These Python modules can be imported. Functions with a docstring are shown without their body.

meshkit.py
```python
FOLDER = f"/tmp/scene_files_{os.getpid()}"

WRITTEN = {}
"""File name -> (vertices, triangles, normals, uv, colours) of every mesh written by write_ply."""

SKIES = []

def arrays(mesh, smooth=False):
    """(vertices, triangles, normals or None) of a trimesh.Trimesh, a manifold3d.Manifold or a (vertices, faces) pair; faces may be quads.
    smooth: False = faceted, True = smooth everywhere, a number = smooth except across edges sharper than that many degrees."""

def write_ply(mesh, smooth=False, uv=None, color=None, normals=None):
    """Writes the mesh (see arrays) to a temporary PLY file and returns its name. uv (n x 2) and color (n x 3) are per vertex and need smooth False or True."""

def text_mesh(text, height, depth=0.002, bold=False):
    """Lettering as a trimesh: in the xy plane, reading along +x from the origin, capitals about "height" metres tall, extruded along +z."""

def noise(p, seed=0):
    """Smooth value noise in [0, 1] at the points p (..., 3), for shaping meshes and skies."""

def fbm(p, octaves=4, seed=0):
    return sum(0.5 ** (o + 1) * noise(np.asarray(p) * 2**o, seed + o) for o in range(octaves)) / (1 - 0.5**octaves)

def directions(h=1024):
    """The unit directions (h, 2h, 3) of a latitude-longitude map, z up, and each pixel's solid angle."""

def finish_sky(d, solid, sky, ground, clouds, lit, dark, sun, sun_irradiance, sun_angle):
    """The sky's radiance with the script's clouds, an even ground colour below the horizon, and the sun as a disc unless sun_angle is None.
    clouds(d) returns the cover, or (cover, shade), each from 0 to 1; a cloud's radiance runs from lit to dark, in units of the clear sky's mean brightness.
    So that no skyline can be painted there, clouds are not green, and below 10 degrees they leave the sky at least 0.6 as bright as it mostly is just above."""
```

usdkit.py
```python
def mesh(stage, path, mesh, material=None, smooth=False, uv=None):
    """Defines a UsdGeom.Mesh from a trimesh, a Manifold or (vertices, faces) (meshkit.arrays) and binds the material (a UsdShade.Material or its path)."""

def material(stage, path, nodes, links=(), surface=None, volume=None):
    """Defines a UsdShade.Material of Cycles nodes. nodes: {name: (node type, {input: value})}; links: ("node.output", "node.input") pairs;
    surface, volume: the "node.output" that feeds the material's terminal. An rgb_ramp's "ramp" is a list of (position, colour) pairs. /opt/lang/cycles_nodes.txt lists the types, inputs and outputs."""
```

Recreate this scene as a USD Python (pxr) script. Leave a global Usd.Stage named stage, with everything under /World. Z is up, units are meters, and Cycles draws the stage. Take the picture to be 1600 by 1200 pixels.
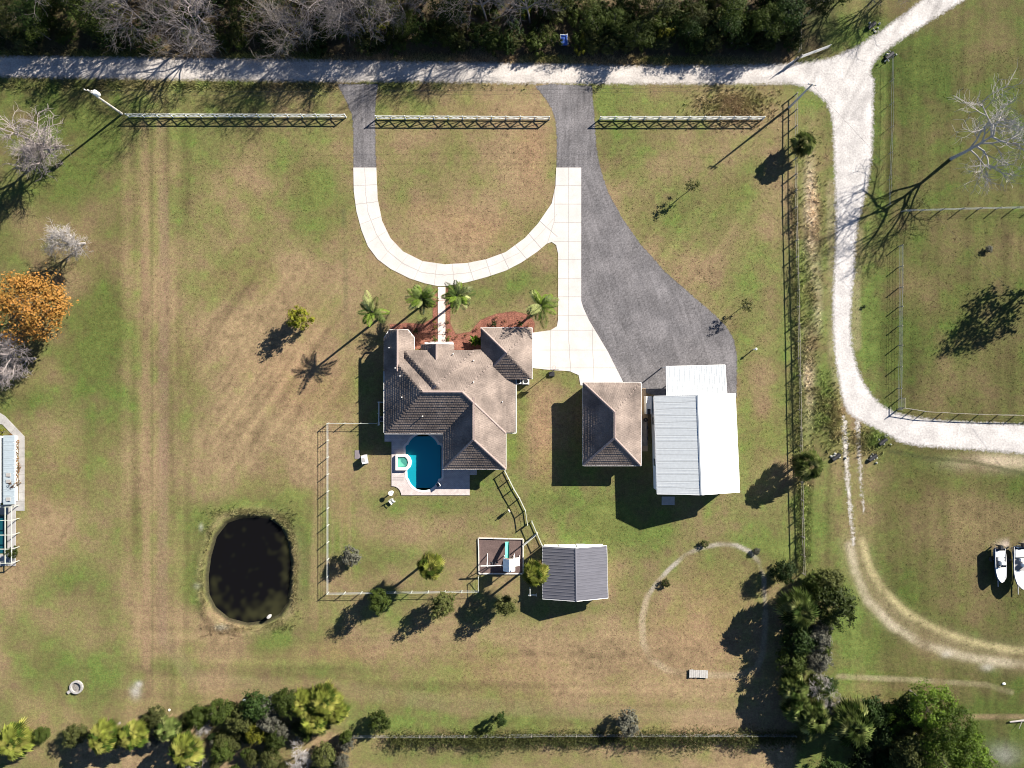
import math, random
import numpy as np
import trimesh, shapely, manifold3d
from shapely.geometry import Polygon, LineString, Point, box as sbox
from shapely.ops import unary_union
from scipy.ndimage import gaussian_filter, map_coordinates
import usdkit, meshkit
from pxr import Usd, UsdGeom, UsdLux, UsdShade, Gf, Sdf, Vt

# ------------------------------------------------------------------ stage, camera, sky, sun, exposure
stage = Usd.Stage.CreateInMemory()
UsdGeom.SetStageUpAxis(stage, 'Z'); UsdGeom.SetStageMetersPerUnit(stage, 1.0)
UsdGeom.Xform.Define(stage, '/World')
UsdGeom.Scope.Define(stage, '/World/Looks')
H, S = 97.0, 0.0875                      # flying height, metres per photo pixel on the ground
cam = UsdGeom.Camera.Define(stage, '/World/camera')
cam.AddTranslateOp().Set((0, 0, H))
cam.CreateHorizontalApertureAttr(36.0); cam.CreateVerticalApertureAttr(27.0)
cam.CreateFocalLengthAttr(36.0 * H / (1600 * S))
cam.CreateClippingRangeAttr((1.0, 20000.0))
cam.CreateExposureAttr(1.62)
EL = math.radians(29.2)
SUN = np.array([0.788 * math.cos(EL), 0.616 * math.cos(EL), math.sin(EL)])
usdkit.material(stage, '/World/Looks/sky', {
    's': ('sky_texture', dict(sky_type='single_scattering', sun_disc=False, sun_elevation=EL, sun_rotation=math.atan2(0.788, 0.616), altitude=50.0, air_density=.6, aerosol_density=.1, ozone_density=3.0)),
    'b': ('background_shader', dict(strength=0.05))}, [('s.color', 'b.color')], surface='b.background')
dome = UsdLux.DomeLight.Define(stage, '/World/sky'); dome.CreateIntensityAttr(1.0)
UsdShade.MaterialBindingAPI.Apply(dome.GetPrim()).Bind(UsdShade.Material.Get(stage, '/World/Looks/sky'))
dome.GetPrim().SetCustomDataByKey('kind', 'structure')
sun = UsdLux.DistantLight.Define(stage, '/World/sun')
sun.CreateIntensityAttr(1.25); sun.CreateAngleAttr(0.53); sun.CreateColorAttr((1.0, 0.93, 0.83))
sun.GetPrim().CreateAttribute('inputs:normalize', Sdf.ValueTypeNames.Bool).Set(True)
zx = SUN / np.linalg.norm(SUN); xx = np.cross([0, 0, 1.0], zx); xx /= np.linalg.norm(xx); yx = np.cross(zx, xx)
sun.AddTransformOp().Set(Gf.Matrix4d(*xx, 0, *yx, 0, *zx, 0, 0, 0, 0, 1))

# ------------------------------------------------------------------ helpers
def W(px, py, z=0.0):
    """The point at height z that the photograph shows at pixel (px, py)."""
    k = S * (H - z) / H
    return np.array([(px - 800) * k, (600 - py) * k, z])
def W2(px, py, z=0.0): return tuple(W(px, py, z)[:2])
def poly(pts, z=0.0): return Polygon([W2(x, y, z) for x, y in pts]).buffer(0)
taken = {}
def number(parent, name):
    k = (str(parent), name); n = taken.get(k, -1) + 1; taken[k] = n
    return name if n == 0 else f'{name}_{n:03d}'
def tag(p, label=None, cat=None, group=None, kind=None):
    p = p.GetPrim() if hasattr(p, 'GetPrim') else p
    for k, v in (('label', label), ('category', cat), ('group', group), ('kind', kind)):
        if v: p.SetCustomDataByKey(k, v)
    return p
def path_of(parent): return '/World' if parent is None else str(parent.GetPath())
def thing(name, label, cat, loc=(0, 0, 0), rz=0.0, group=None):
    x = UsdGeom.Xform.Define(stage, '/World/' + number('/World', name))
    x.AddTranslateOp().Set(tuple(map(float, loc)))
    if rz: x.AddRotateZOp().Set(math.degrees(rz))
    return tag(x, label, cat, group)
def proto(name):
    p = stage.CreateClassPrim('/World/' + number('/World', 'class_' + name)); p.SetTypeName('Xform'); return p
def place(pr, name, label, cat, loc, rz=0.0, sc=1.0, group=None):
    x = UsdGeom.Xform.Define(stage, '/World/' + number('/World', name))
    x.AddTranslateOp().Set(tuple(map(float, loc))); x.AddRotateZOp().Set(math.degrees(rz))
    if np.ndim(sc): x.AddScaleOp().Set(tuple(map(float, sc)))
    elif sc != 1.0: x.AddScaleOp().Set((sc, sc, sc))
    p = x.GetPrim(); p.GetReferences().AddInternalReference(pr.GetPath()); p.SetInstanceable(True)
    return tag(p, label, cat, group)

class MB:
    """Collects shapes into one mesh."""
    def __init__(s): s.v, s.f, s.n, s.c = [], [], 0, []
    def add(s, v, f, c=None):
        v = np.asarray(v, float); f = np.asarray(f, int)
        if f.shape[1] == 4: f = np.vstack([f[:, [0, 1, 2]], f[:, [0, 2, 3]]])
        s.v.append(v); s.f.append(f + s.n); s.n += len(v)
        if c is not None: s.c.append(np.broadcast_to(np.asarray(c, float), (len(v), 3)))
        return s
    def tm(s, m): return s.add(m.vertices, m.faces)
    def box(s, c, size, rz=0.0, rot=None):
        d = np.array([[x, y, z] for x in (-.5, .5) for y in (-.5, .5) for z in (-.5, .5)]) * size
        if rot is not None: d = d @ np.asarray(rot).T
        if rz:
            a, b = math.cos(rz), math.sin(rz); d = d @ np.array([[a, b, 0], [-b, a, 0], [0, 0, 1]])
        return s.add(d + np.asarray(c, float), [[0, 1, 3, 2], [4, 6, 7, 5], [0, 4, 5, 1], [2, 3, 7, 6], [0, 2, 6, 4], [1, 5, 7, 3]])
    def bar(s, p, q, w, h, up=(0, 0, 1)):
        p, q = np.asarray(p, float), np.asarray(q, float); d = q - p; L = np.linalg.norm(d); d = d / L
        u = np.asarray(up, float)
        if abs(d @ u) > .98: u = np.array([1.0, 0, 0])
        x = np.cross(u, d); x /= np.linalg.norm(x); z = np.cross(d, x)
        v = [e + x * a * w / 2 + z * b * h / 2 for e in (p, q) for a, b in ((-1, -1), (1, -1), (1, 1), (-1, 1))]
        return s.add(v, [[0, 3, 2, 1], [4, 5, 6, 7], [0, 1, 5, 4], [1, 2, 6, 5], [2, 3, 7, 6], [3, 0, 4, 7]])
    def tube(s, pts, r, n=6, cap=True):
        pts = np.asarray(pts, float); r = np.broadcast_to(np.asarray(r, float), (len(pts),))
        a = np.linspace(0, 2 * np.pi, n, endpoint=False); V = []
        for i, p in enumerate(pts):
            d = pts[min(i + 1, len(pts) - 1)] - pts[max(i - 1, 0)]; d = d / max(np.linalg.norm(d), 1e-9)
            u = np.array([0, 0, 1.0]) if abs(d[2]) < .9 else np.array([1.0, 0, 0])
            x = np.cross(d, u); x /= np.linalg.norm(x); y = np.cross(d, x)
            V.append(p + r[i] * (np.cos(a)[:, None] * x + np.sin(a)[:, None] * y))
        f = [[i * n + j, i * n + (j + 1) % n, (i + 1) * n + (j + 1) % n, (i + 1) * n + j] for i in range(len(pts) - 1) for j in range(n)]
        s.add(np.vstack(V), f)
        if cap:
            k = s.n - n
            s.f.append(np.array([[k, k + j, k + j + 1] for j in range(1, n - 1)]))
        return s
    def prism(s, pg, z0, z1):
        for g in (pg.geoms if hasattr(pg, 'geoms') else [pg]):
            if g.geom_type == 'Polygon' and g.area > 1e-5:
                m = trimesh.creation.extrude_polygon(g, z1 - z0, engine='earcut'); m.apply_translation((0, 0, z0)); s.tm(m)
        return s
    def lathe(s, prof, n=16, at=(0, 0, 0)):
        prof = np.asarray(prof, float); a = np.linspace(0, 2 * np.pi, n, endpoint=False)
        v = np.vstack([np.stack([r * np.cos(a), r * np.sin(a), np.full(n, z)], 1) for r, z in prof]) + np.asarray(at)
        return s.add(v, [[i * n + j, i * n + (j + 1) % n, (i + 1) * n + (j + 1) % n, (i + 1) * n + j] for i in range(len(prof) - 1) for j in range(n)])
    def build(s, name, mat, parent=None, smooth=False, label=None, kind=None):
        v, f = np.vstack(s.v), np.vstack(s.f)
        pth = path_of(parent) + '/' + number(path_of(parent), name)
        m = usdkit.mesh(stage, pth, (v, f), mat, smooth)
        if s.c:
            UsdGeom.PrimvarsAPI(m).CreatePrimvar('tint', Sdf.ValueTypeNames.Color3fArray, 'vertex').Set(Vt.Vec3fArray.FromNumpy(np.vstack(s.c).astype(np.float32)))
        m.GetPrim().CreateAttribute('doubleSided', Sdf.ValueTypeNames.Bool).Set(True)
        return tag(m, label, None, None, kind)

# ------------------------------------------------------------------ materials
def M(name, col, rough=.7, var=.18, scale=3.0, fine=0.0, fscale=30.0, bump=0.0, bscale=20.0, metal=0.0, spec=0.4, island=0.0, obj=False, col2=None):
    n = {'g': ('geometry', {}), 'p': ('principled_bsdf', dict(roughness=rough, metallic=metal, specular_ior_level=spec)),
         'n1': ('noise_texture', dict(scale=scale, detail=4.0, roughness=.6)),
         'r1': ('map_range', dict(from_min=.3, from_max=.7, to_min=1 - var, to_max=1 + var))}
    L = [('g.position', 'n1.vector'), ('n1.fac', 'r1.value')]
    c2 = col2 if col2 is not None else col
    n['m'] = ('mix', dict(mix_type='mix', color1=col, color2=c2)); L.append(('n1.fac', 'm.fac'))
    n['x'] = ('vector_math', dict(math_type='scale')); L += [('m.color', 'x.vector1'), ('r1.result', 'x.scale')]
    last = 'x.vector'
    if fine:
        n['n2'] = ('noise_texture', dict(scale=fscale, detail=3.0)); n['r2'] = ('map_range', dict(from_min=.3, from_max=.7, to_min=1 - fine, to_max=1 + fine))
        n['y'] = ('vector_math', dict(math_type='scale'))
        L += [('g.position', 'n2.vector'), ('n2.fac', 'r2.value'), (last, 'y.vector1'), ('r2.result', 'y.scale')]; last = 'y.vector'
    if island:
        n['r3'] = ('map_range', dict(to_min=1 - island, to_max=1 + island)); n['z'] = ('vector_math', dict(math_type='scale'))
        L += [('g.random_per_island', 'r3.value'), (last, 'z.vector1'), ('r3.result', 'z.scale')]; last = 'z.vector'
    if bump:
        n['n3'] = ('noise_texture', dict(scale=bscale, detail=4.0)); n['b'] = ('bump', dict(strength=.8, distance=bump))
        L += [('g.position', 'n3.vector'), ('n3.fac', 'b.height'), ('b.normal', 'p.normal')]
    L.append((last, 'p.base_color'))
    return usdkit.material(stage, '/World/Looks/' + name, n, L, surface='p.BSDF')
def leafmat(name, stops, transl=.25, rough=.55):
    """Foliage: each leaf takes its tone from the ramp, clumps vary, some light passes through."""
    n = {'g': ('geometry', {}), 'o': ('object_info', {}), 'p': ('principled_bsdf', dict(roughness=rough, specular_ior_level=.12)), 't': ('translucent_bsdf', {}),
         'r': ('rgb_ramp', {'ramp': stops}), 'n': ('noise_texture', dict(scale=.9, detail=2.0)), 'a': ('math', dict(math_type='multiply_add', value2=.55, value3=-.05)),
         'b': ('math', dict(math_type='multiply_add', value2=.55)), 'x': ('mix_closure', dict(fac=transl)),
         'd': ('map_range', dict(to_min=.6, to_max=1.4)), 'v': ('vector_math', dict(math_type='scale'))}
    L = [('g.position', 'n.vector'), ('g.random_per_island', 'a.value1'), ('n.fac', 'b.value1'), ('a.value', 'b.value3'), ('b.value', 'r.fac'),
         ('o.random', 'd.value'), ('r.color', 'v.vector1'), ('d.result', 'v.scale'),
         ('v.vector', 'p.base_color'), ('v.vector', 't.color'), ('p.BSDF', 'x.closure1'), ('t.BSDF', 'x.closure2')]
    return usdkit.material(stage, '/World/Looks/' + name, n, L, surface='x.closure')
def sheetmat(name, c1, c2, fine=.25, fscale=9.0, scale=.35, rough=.9, wob=.35, wscale=1.3, bump=.02, streak=None, soft=.12):
    """A ground sheet whose edge frays: the mesh carries 'edge' (metres inside its outline)."""
    n = {'g': ('geometry', {}), 'e': ('attribute', dict(attribute='edge')), 'nw': ('noise_texture', dict(scale=wscale, detail=5.0, roughness=.7)),
         'w': ('math', dict(math_type='multiply_add', value2=2 * wob, value3=-wob)), 'ad': ('math', dict(math_type='add')),
         'mr': ('map_range', dict(from_min=-.05, from_max=soft, clamp=True)), 't': ('transparent_bsdf', {}), 'p': ('principled_bsdf', dict(roughness=rough, specular_ior_level=.15)),
         'x': ('mix_closure', {}), 'n1': ('noise_texture', dict(scale=scale, detail=4.0, roughness=.6)), 'cr': ('map_range', dict(from_min=.35, from_max=.65, clamp=True)), 'm': ('mix', dict(color1=c1, color2=c2)),
         'n2': ('noise_texture', dict(scale=fscale, detail=4.0, roughness=.7)), 'r2': ('map_range', dict(from_min=.3, from_max=.7, to_min=1 - fine, to_max=1 + fine)),
         'v': ('vector_math', dict(math_type='scale')), 'b': ('bump', dict(strength=.7, distance=bump))}
    L = [('g.position', 'nw.vector'), ('nw.fac', 'w.value1'), ('e.fac', 'ad.value1'), ('w.value', 'ad.value2'), ('ad.value', 'mr.value'), ('mr.result', 'x.fac'),
         ('g.position', 'n1.vector'), ('n1.fac', 'cr.value'), ('cr.result', 'm.fac'), ('g.position', 'n2.vector'), ('n2.fac', 'r2.value'), ('m.color', 'v.vector1'), ('r2.result', 'v.scale'),
         ('v.vector', 'p.base_color'), ('n2.fac', 'b.height'), ('b.normal', 'p.normal'), ('t.BSDF', 'x.closure1'), ('p.BSDF', 'x.closure2')]
    if streak:
        n['a2'] = ('attribute', dict(attribute='tint')); n['v2'] = ('vector_math', dict(math_type='multiply'))
        L = [l for l in L if l != ('v.vector', 'p.base_color')] + [('v.vector', 'v2.vector1'), ('a2.color', 'v2.vector2'), ('v2.vector', 'p.base_color')]
    return usdkit.material(stage, '/World/Looks/' + name, n, L, surface='x.closure')

white = M('white_paint', (.64, .64, .62), .5, .06)
offwhite = M('vinyl_white', (.50, .51, .47), .5, .10)
grey_wood = M('weathered_wood', (.24, .215, .18), .85, .25, 2.0, .15, 25)
dark_wood = M('old_wood', (.10, .085, .07), .9, .25)
concrete = M('concrete', (.49, .46, .435), .85, .10, .5, .07, 12, .006, 30, island=.09)
old_concrete = M('old_concrete', (.28, .27, .26), .9, .18, 1.0, .12, 15)
paver = M('paver_pink', (.56, .45, .41), .8, .10, .8, .08, 12)
stucco = M('stucco', (.62, .56, .47), .9, .06)
galv = M('galvanised_steel', (.36, .37, .38), .5, .10, metal=.3)
black = M('black_plastic', (.02, .02, .022), .5, .1)
darkmetal = M('dark_metal', (.055, .06, .075), .45, .10)
barn_white = M('white_roof_metal', (.50, .525, .53), .45, .07, spec=.5)
barn_grey = barn_white
fence_grey = M('aged_vinyl', (.37, .39, .34), .6, .15, 2)
shed_metal = M('charcoal_roof_metal', (.105, .105, .122), .42, .08, .8, spec=.5)
tile_mat = M('roof_tile', (.200, .154, .132), .85, .40, .33, .18, 5, island=.36, col2=(.315, .255, .215))
ridge_mat = M('ridge_tile', (.27, .21, .19), .85, .15, .6, island=.12)
bark = M('bark_grey', (.15, .13, .115), .9, .2, 4, .2, 30)
dead_bark = M('bark_silver', (.27, .25, .235), .9, .2, 3, .15, 25)
dead_pink = M('bark_pinkish', (.215, .185, .175), .9, .22, 1.5, .15, 25)
pole_wood = M('pole_wood', (.36, .34, .31), .85, .15, 2)
mulch_red = M('mulch_red', (.24, .085, .055), .95, .25, 2.0, .45, 14, .05, 14, col2=(.30, .11, .07))
mulch_dark = M('mulch_brown', (.075, .055, .052), .95, .2, 2.0, .35, 14, .05, 14)
navy = M('navy_hull', (.03, .05, .09), .3, .05)
rubber = M('rubber', (.02, .02, .02), .8, .1)
glass = M('dark_window', (.03, .035, .04), .1, .05, spec=.6)
tan_board = M('tan_boards', (.36, .24, .13), .8, .15)
slide_green = M('slide_green', (.10, .40, .30), .35, .05)
red_paint = M('red_flowers', (.35, .07, .03), .7, .3, 8)
G = {}
G['oak'] = leafmat('leaf_evergreen', [(0, (.018, .028, .006)), (.4, (.050, .070, .012)), (.75, (.095, .120, .020)), (1, (.17, .18, .045))])
G['dark'] = leafmat('leaf_dark', [(0, (.012, .022, .006)), (.5, (.030, .055, .010)), (1, (.085, .11, .025))])
G['bright'] = leafmat('leaf_bright', [(0, (.028, .055, .006)), (.5, (.10, .155, .014)), (1, (.25, .29, .03))])
G['olive'] = leafmat('leaf_olive', [(0, (.030, .036, .010)), (.5, (.095, .105, .030)), (1, (.20, .20, .07))])
G['greyleaf'] = leafmat('leaf_grey', [(0, (.05, .05, .04)), (.5, (.13, .13, .095)), (1, (.25, .24, .19))])
G['yellow'] = leafmat('leaf_yellow', [(0, (.06, .07, .008)), (.45, (.20, .20, .018)), (1, (.42, .36, .04))])
G['rust'] = leafmat('leaf_rust', [(0, (.07, .055, .012)), (.25, (.22, .11, .025)), (.5, (.36, .165, .055)), (1, (.52, .27, .11))])
G['palm'] = leafmat('palm_green', [(0, (.06, .09, .024)), (.5, (.23, .28, .085)), (1, (.60, .60, .32))], .2, .4)
G['palmy'] = leafmat('palm_yellowing', [(0, (.07, .09, .02)), (.35, (.24, .27, .05)), (.7, (.52, .48, .13)), (1, (.72, .62, .32))], .2, .45)
G['palm_pale'] = leafmat('palm_pale', [(0, (.16, .19, .06)), (.5, (.40, .42, .18)), (1, (.70, .68, .42))], .2, .4)
G['palm_deep'] = leafmat('palm_deep', [(0, (.02, .04, .010)), (.5, (.07, .10, .025)), (1, (.18, .22, .07))], .2, .4)
G['palmy_pale'] = leafmat('palm_straw', [(0, (.16, .18, .04)), (.5, (.40, .38, .10)), (1, (.66, .58, .28))], .2, .45)
G['palmy_deep'] = leafmat('palm_deep_green', [(0, (.025, .05, .010)), (.5, (.09, .13, .02)), (1, (.24, .27, .05))], .2, .45)
G['queen'] = leafmat('palm_fresh', [(0, (.07, .12, .018)), (.5, (.20, .28, .04)), (1, (.45, .50, .14))], .25, .4)
G['dry'] = leafmat('palm_dry', [(0, (.16, .11, .06)), (1, (.40, .31, .2))], .1, .8)
G['twig'] = leafmat('twig_grey', [(0, (.12, .11, .10)), (1, (.30, .28, .26))], .0, .9)
G['brownleaf'] = leafmat('leaf_brown', [(0, (.10, .055, .02)), (1, (.26, .13, .05))], .1, .8)

# ------------------------------------------------------------------ the ground
rs = np.random.RandomState(11)
cell = .22
gx = np.arange(-74, 74.01, cell); gy = np.arange(-56, 56.01, cell)
far = np.array([2, 5, 10, 20, 40, 80, 160, 400, 1000, 2500.])
GX = np.concatenate([gx[0] - far[::-1], gx, gx[-1] + far]); GY = np.concatenate([gy[0] - far[::-1], gy, gy[-1] + far])
XX, YY = np.meshgrid(GX, GY)
PX, PY = 800 + XX / S, 600 - YY / S
PX, PY = np.clip(PX, -60, 1660), np.clip(PY, -60, 1260)
def nz(sx, sy=None, seed=0):
    r = np.random.RandomState(seed).randn(*XX.shape); r = gaussian_filter(r, (sy or sx, sx), mode='wrap'); return r / r.std()
def blob(cx, cy, rx, ry=None, rot=0.0):
    ry = ry or rx; a = math.radians(rot); dx, dy = PX - cx, PY - cy
    u, v = dx * math.cos(a) + dy * math.sin(a), -dx * math.sin(a) + dy * math.cos(a)
    return np.exp(-((u / rx) ** 2 + (v / ry) ** 2) * .9)
def sm(x, a, b): t = np.clip((x - a) / (b - a), 0, 1); return t * t * (3 - 2 * t)
def band(x, a, b, s=8): return sm(x, a - s, a + s) * (1 - sm(x, b - s, b + s))
N1, N2, N3, N4 = nz(22, seed=1), nz(9, seed=2), nz(3.5, seed=3), nz(1.2, seed=4)
NV, NH = nz(1.3, 26, seed=5), nz(26, 1.3, seed=6)
ND = map_coordinates(nz(1.2, 34, seed=7), np.stack(np.meshgrid(np.arange(XX.shape[0]), np.arange(XX.shape[1]), indexing='ij')) * 0 + np.stack([  # streaks turned by 35 degrees
    (np.arange(XX.shape[0])[:, None] * .82 + np.arange(XX.shape[1])[None, :] * .57), (np.arange(XX.shape[1])[None, :] * .82 - np.arange(XX.shape[0])[:, None] * .57)]), order=1, mode='wrap')
inside = band(PX, 193, 1243, 5) * band(PY, 120, 1150, 6)
left = 1 - sm(PX, 185, 200); right = sm(PX, 1236, 1250); top = 1 - sm(PY, 82, 96)
g = .31 * inside + .54 * left + .66 * right
for cx, cy, rx, ry, k in [(300, 290, 60, 90, .45), (470, 260, 90, 80, .42), (400, 360, 120, 50, .2), (500, 330, 50, 70, .2), (520, 470, 40, 60, .18), (345, 400, 25, 45, .22),
        (640, 270, 60, 45, .15), (720, 240, 80, 30, .12), (660, 300, 25, 30, .3), (760, 450, 70, 40, .62), (830, 420, 40, 50, .3), (610, 470, 50, 40, .2), (655, 495, 30, 15, .3),
        (1000, 230, 60, 50, .35), (1130, 230, 70, 50, .3), (1080, 330, 90, 70, .28), (1150, 470, 40, 40, .4), (960, 215, 25, 60, .35), (1170, 420, 50, 60, .2),
        (570, 690, 26, 26, .6), (550, 760, 22, 40, .45), (590, 790, 30, 22, .35), (770, 750, 26, 30, .65), (700, 790, 60, 20, .4), (630, 870, 60, 18, .4), (730, 850, 30, 60, .25), (525, 855, 14, 16, .5),
        (840, 785, 40, 40, .35), (940, 810, 30, 24, .6), (920, 850, 60, 25, .4), (1000, 830, 80, 16, .3), (880, 780, 30, 16, .4), (815, 640, 8, 40, .5), (800, 700, 8, 40, .5), (855, 585, 20, 10, .5),
        (380, 790, 70, 14, .5), (312, 820, 16, 22, .55), (308, 900, 12, 50, .4), (475, 880, 18, 80, .4), (460, 990, 30, 20, .45), (420, 1005, 40, 12, .35), (300, 1040, 60, 12, .3), (480, 1050, 60, 18, .25),
        (660, 1080, 60, 26, .35), (680, 1050, 100, 20, .25), (560, 1030, 40, 40, .25), (640, 1130, 120, 14, .4), (880, 1130, 120, 20, .4), (950, 1060, 50, 14, .4), (1100, 1100, 120, 14, .3), (1010, 900, 30, 60, .25),
        (870, 950, 90, 14, .4), (600, 930, 60, 12, .35), (780, 960, 60, 14, .4), (212, 500, 9, 400, .22), (208, 200, 14, 60, .4), (1165, 700, 18, 120, .35), (1200, 860, 20, 60, .35), (1225, 500, 12, 300, .2),
        (130, 230, 60, 70, .4), (150, 480, 50, 160, .2), (50, 630, 40, 18, .3), (140, 700, 12, 90, .35), (60, 710, 22, 35, .3), (75, 755, 25, 20, .4), (110, 910, 60, 25, .4), (20, 990, 22, 30, .5), (100, 1050, 80, 35, .4), (160, 1080, 40, 40, .3),
        (240, 165, 30, 20, .1), (1300, 60, 60, 40, .4), (1420, 120, 60, 60, .35), (1390, 95, 14, 14, .4), (1370, 200, 10, 120, .35), (1480, 260, 60, 60, .2), (1360, 470, 16, 160, .3), (1430, 400, 40, 50, .25), (1360, 690, 16, 14, .5),
        (1270, 880, 30, 30, .4), (1330, 960, 20, 80, .35), (1450, 890, 100, 30, .1), (1400, 1090, 90, 20, .1), (1560, 1010, 60, 14, .4), (1500, 1060, 120, 16, .1), (1560, 1180, 40, 40, .2), (700, 1185, 150, 20, .6), (1000, 1185, 250, 20, .35), (560, 130, 700, 8, .15)]:
    g = g + .82 * k * blob(cx, cy, rx, ry)
for cx, cy, rx, ry, k in [(430, 430, 70, 50, .3), (360, 520, 80, 70, .35), (430, 590, 120, 90, .35), (480, 700, 40, 90, .3), (340, 700, 80, 60, .25), (255, 640, 30, 260, .15),
        (700, 345, 70, 30, .25), (640, 235, 50, 30, .12), (850, 690, 25, 90, .35), (560, 790, 30, 60, .2), (700, 830, 60, 30, .15), (1100, 960, 90, 80, .32), (820, 1040, 160, 50, .3), (560, 1000, 90, 30, .25),
        (300, 1010, 90, 50, .25), (1040, 1010, 80, 50, .25), (1200, 1080, 40, 40, .2), (1000, 620, 50, 80, .1), (1195, 560, 20, 50, .2), (85, 690, 45, 40, .4), (85, 830, 45, 60, .45), (20, 900, 50, 30, .3), (140, 990, 40, 30, .25), (45, 590, 45, 25, .35),
        (1270, 340, 9, 60, .6), (1265, 560, 10, 70, .35), (1450, 800, 110, 70, .35), (1520, 930, 80, 50, .4), (1440, 450, 40, 60, .25), (1560, 560, 60, 60, .2), (1480, 600, 60, 40, .2), (1440, 180, 60, 60, .15), (1380, 1075, 60, 10, .35), (1560, 1140, 40, 30, .3), (160, 1175, 60, 20, .3)]:
    g = g - k * blob(cx, cy, rx, ry)
g = g + .13 * N1 + .14 * N2 + .12 * N3 + .08 * N4
gg = np.clip(g, 0, 1)[..., None]
A = np.array
tan, olive, green = A((.194, .142, .080)), A((.122, .113, .045)), A((.078, .106, .026))
col = np.where(gg < .5, tan + (olive - tan) * gg * 2, olive + (green - olive) * (gg * 2 - 1))
# rusty and dry patches
rust = np.clip(.9 * blob(740, 360, 60, 30) + .8 * blob(830, 240, 26, 60) + .6 * blob(660, 330, 30, 16) + .9 * blob(850, 690, 18, 80) + .5 * blob(470, 590, 80, 60) + .5 * blob(1100, 960, 80, 70) + .45 * blob(800, 1050, 200, 40) + .5 * blob(540, 1020, 100, 14) + .6 * blob(540, 770, 10, 60) + .5 * blob(1385, 1095, 30, 8) + .12 * N2, 0, 1)[..., None]
col = col * (1 - .35 * rust) + .35 * rust * A((.25, .138, .085))
# the outer pastures are darker, deeper olive
outer = np.clip(right * sm(PX, 1340, 1400) + .5 * left * (1 - sm(PY, 500, 760)), 0, 1)[..., None]
col = col * (1 - .44 * outer * A((.9, .8, 1.0)))
# mowing streaks
vert = np.clip(band(PX, 196, 300, 20) + right * .8 + .3 * band(PX, 300, 560, 30) * sm(PY, 600, 700), 0, 1)
diag = np.clip(blob(420, 560, 140, 160) * 1.4 + blob(1080, 420, 110, 110), 0, 1)
hor = np.clip(sm(PY, 940, 1000) * inside, 0, 1)
col = col * (1 + .085 * (vert * NV + diag * ND + hor * NH * .7) + .05 * N3 + .08 * N4)[..., None]
# wheel tracks, worn lines, sandy places
def along(pts, w, s=.5):
    d = np.full(XX.shape, 1e9)
    for (x0, y0), (x1, y1) in zip(pts, pts[1:]):
        t = np.clip(((PX - x0) * (x1 - x0) + (PY - y0) * (y1 - y0)) / max((x1 - x0) ** 2 + (y1 - y0) ** 2, 1e-6), 0, 1)
        d = np.minimum(d, np.hypot(PX - x0 - t * (x1 - x0), PY - y0 - t * (y1 - y0)))
    return 1 - sm(d, w * (1 - s), w * (1 + s))
def tint(m, c, k):
    global col
    m = np.clip(m * k, 0, 1)[..., None]; col = col * (1 - m) + m * A(c)
pat = np.clip(.7 + .3 * N3, 0, 1)
tint(along([(224, 195), (228, 500), (229, 1040)], 6), (.20, .135, .085), .55 * pat)
tint(along([(252, 195), (257, 400), (255, 700), (253, 1000)], 8), (.17, .115, .08), .6 * pat)
tint(along([(237, 195), (238, 1080)], 1.8), (.06, .06, .025), .32)
tint(along([(262, 1000), (300, 1060), (400, 1070), (520, 1075), (700, 1100), (1230, 1130)], 12), (.18, .13, .085), .35 * pat)
tint(along([(500, 740), (490, 900), (490, 980)], 7), (.22, .15, .09), .4 * pat)
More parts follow.
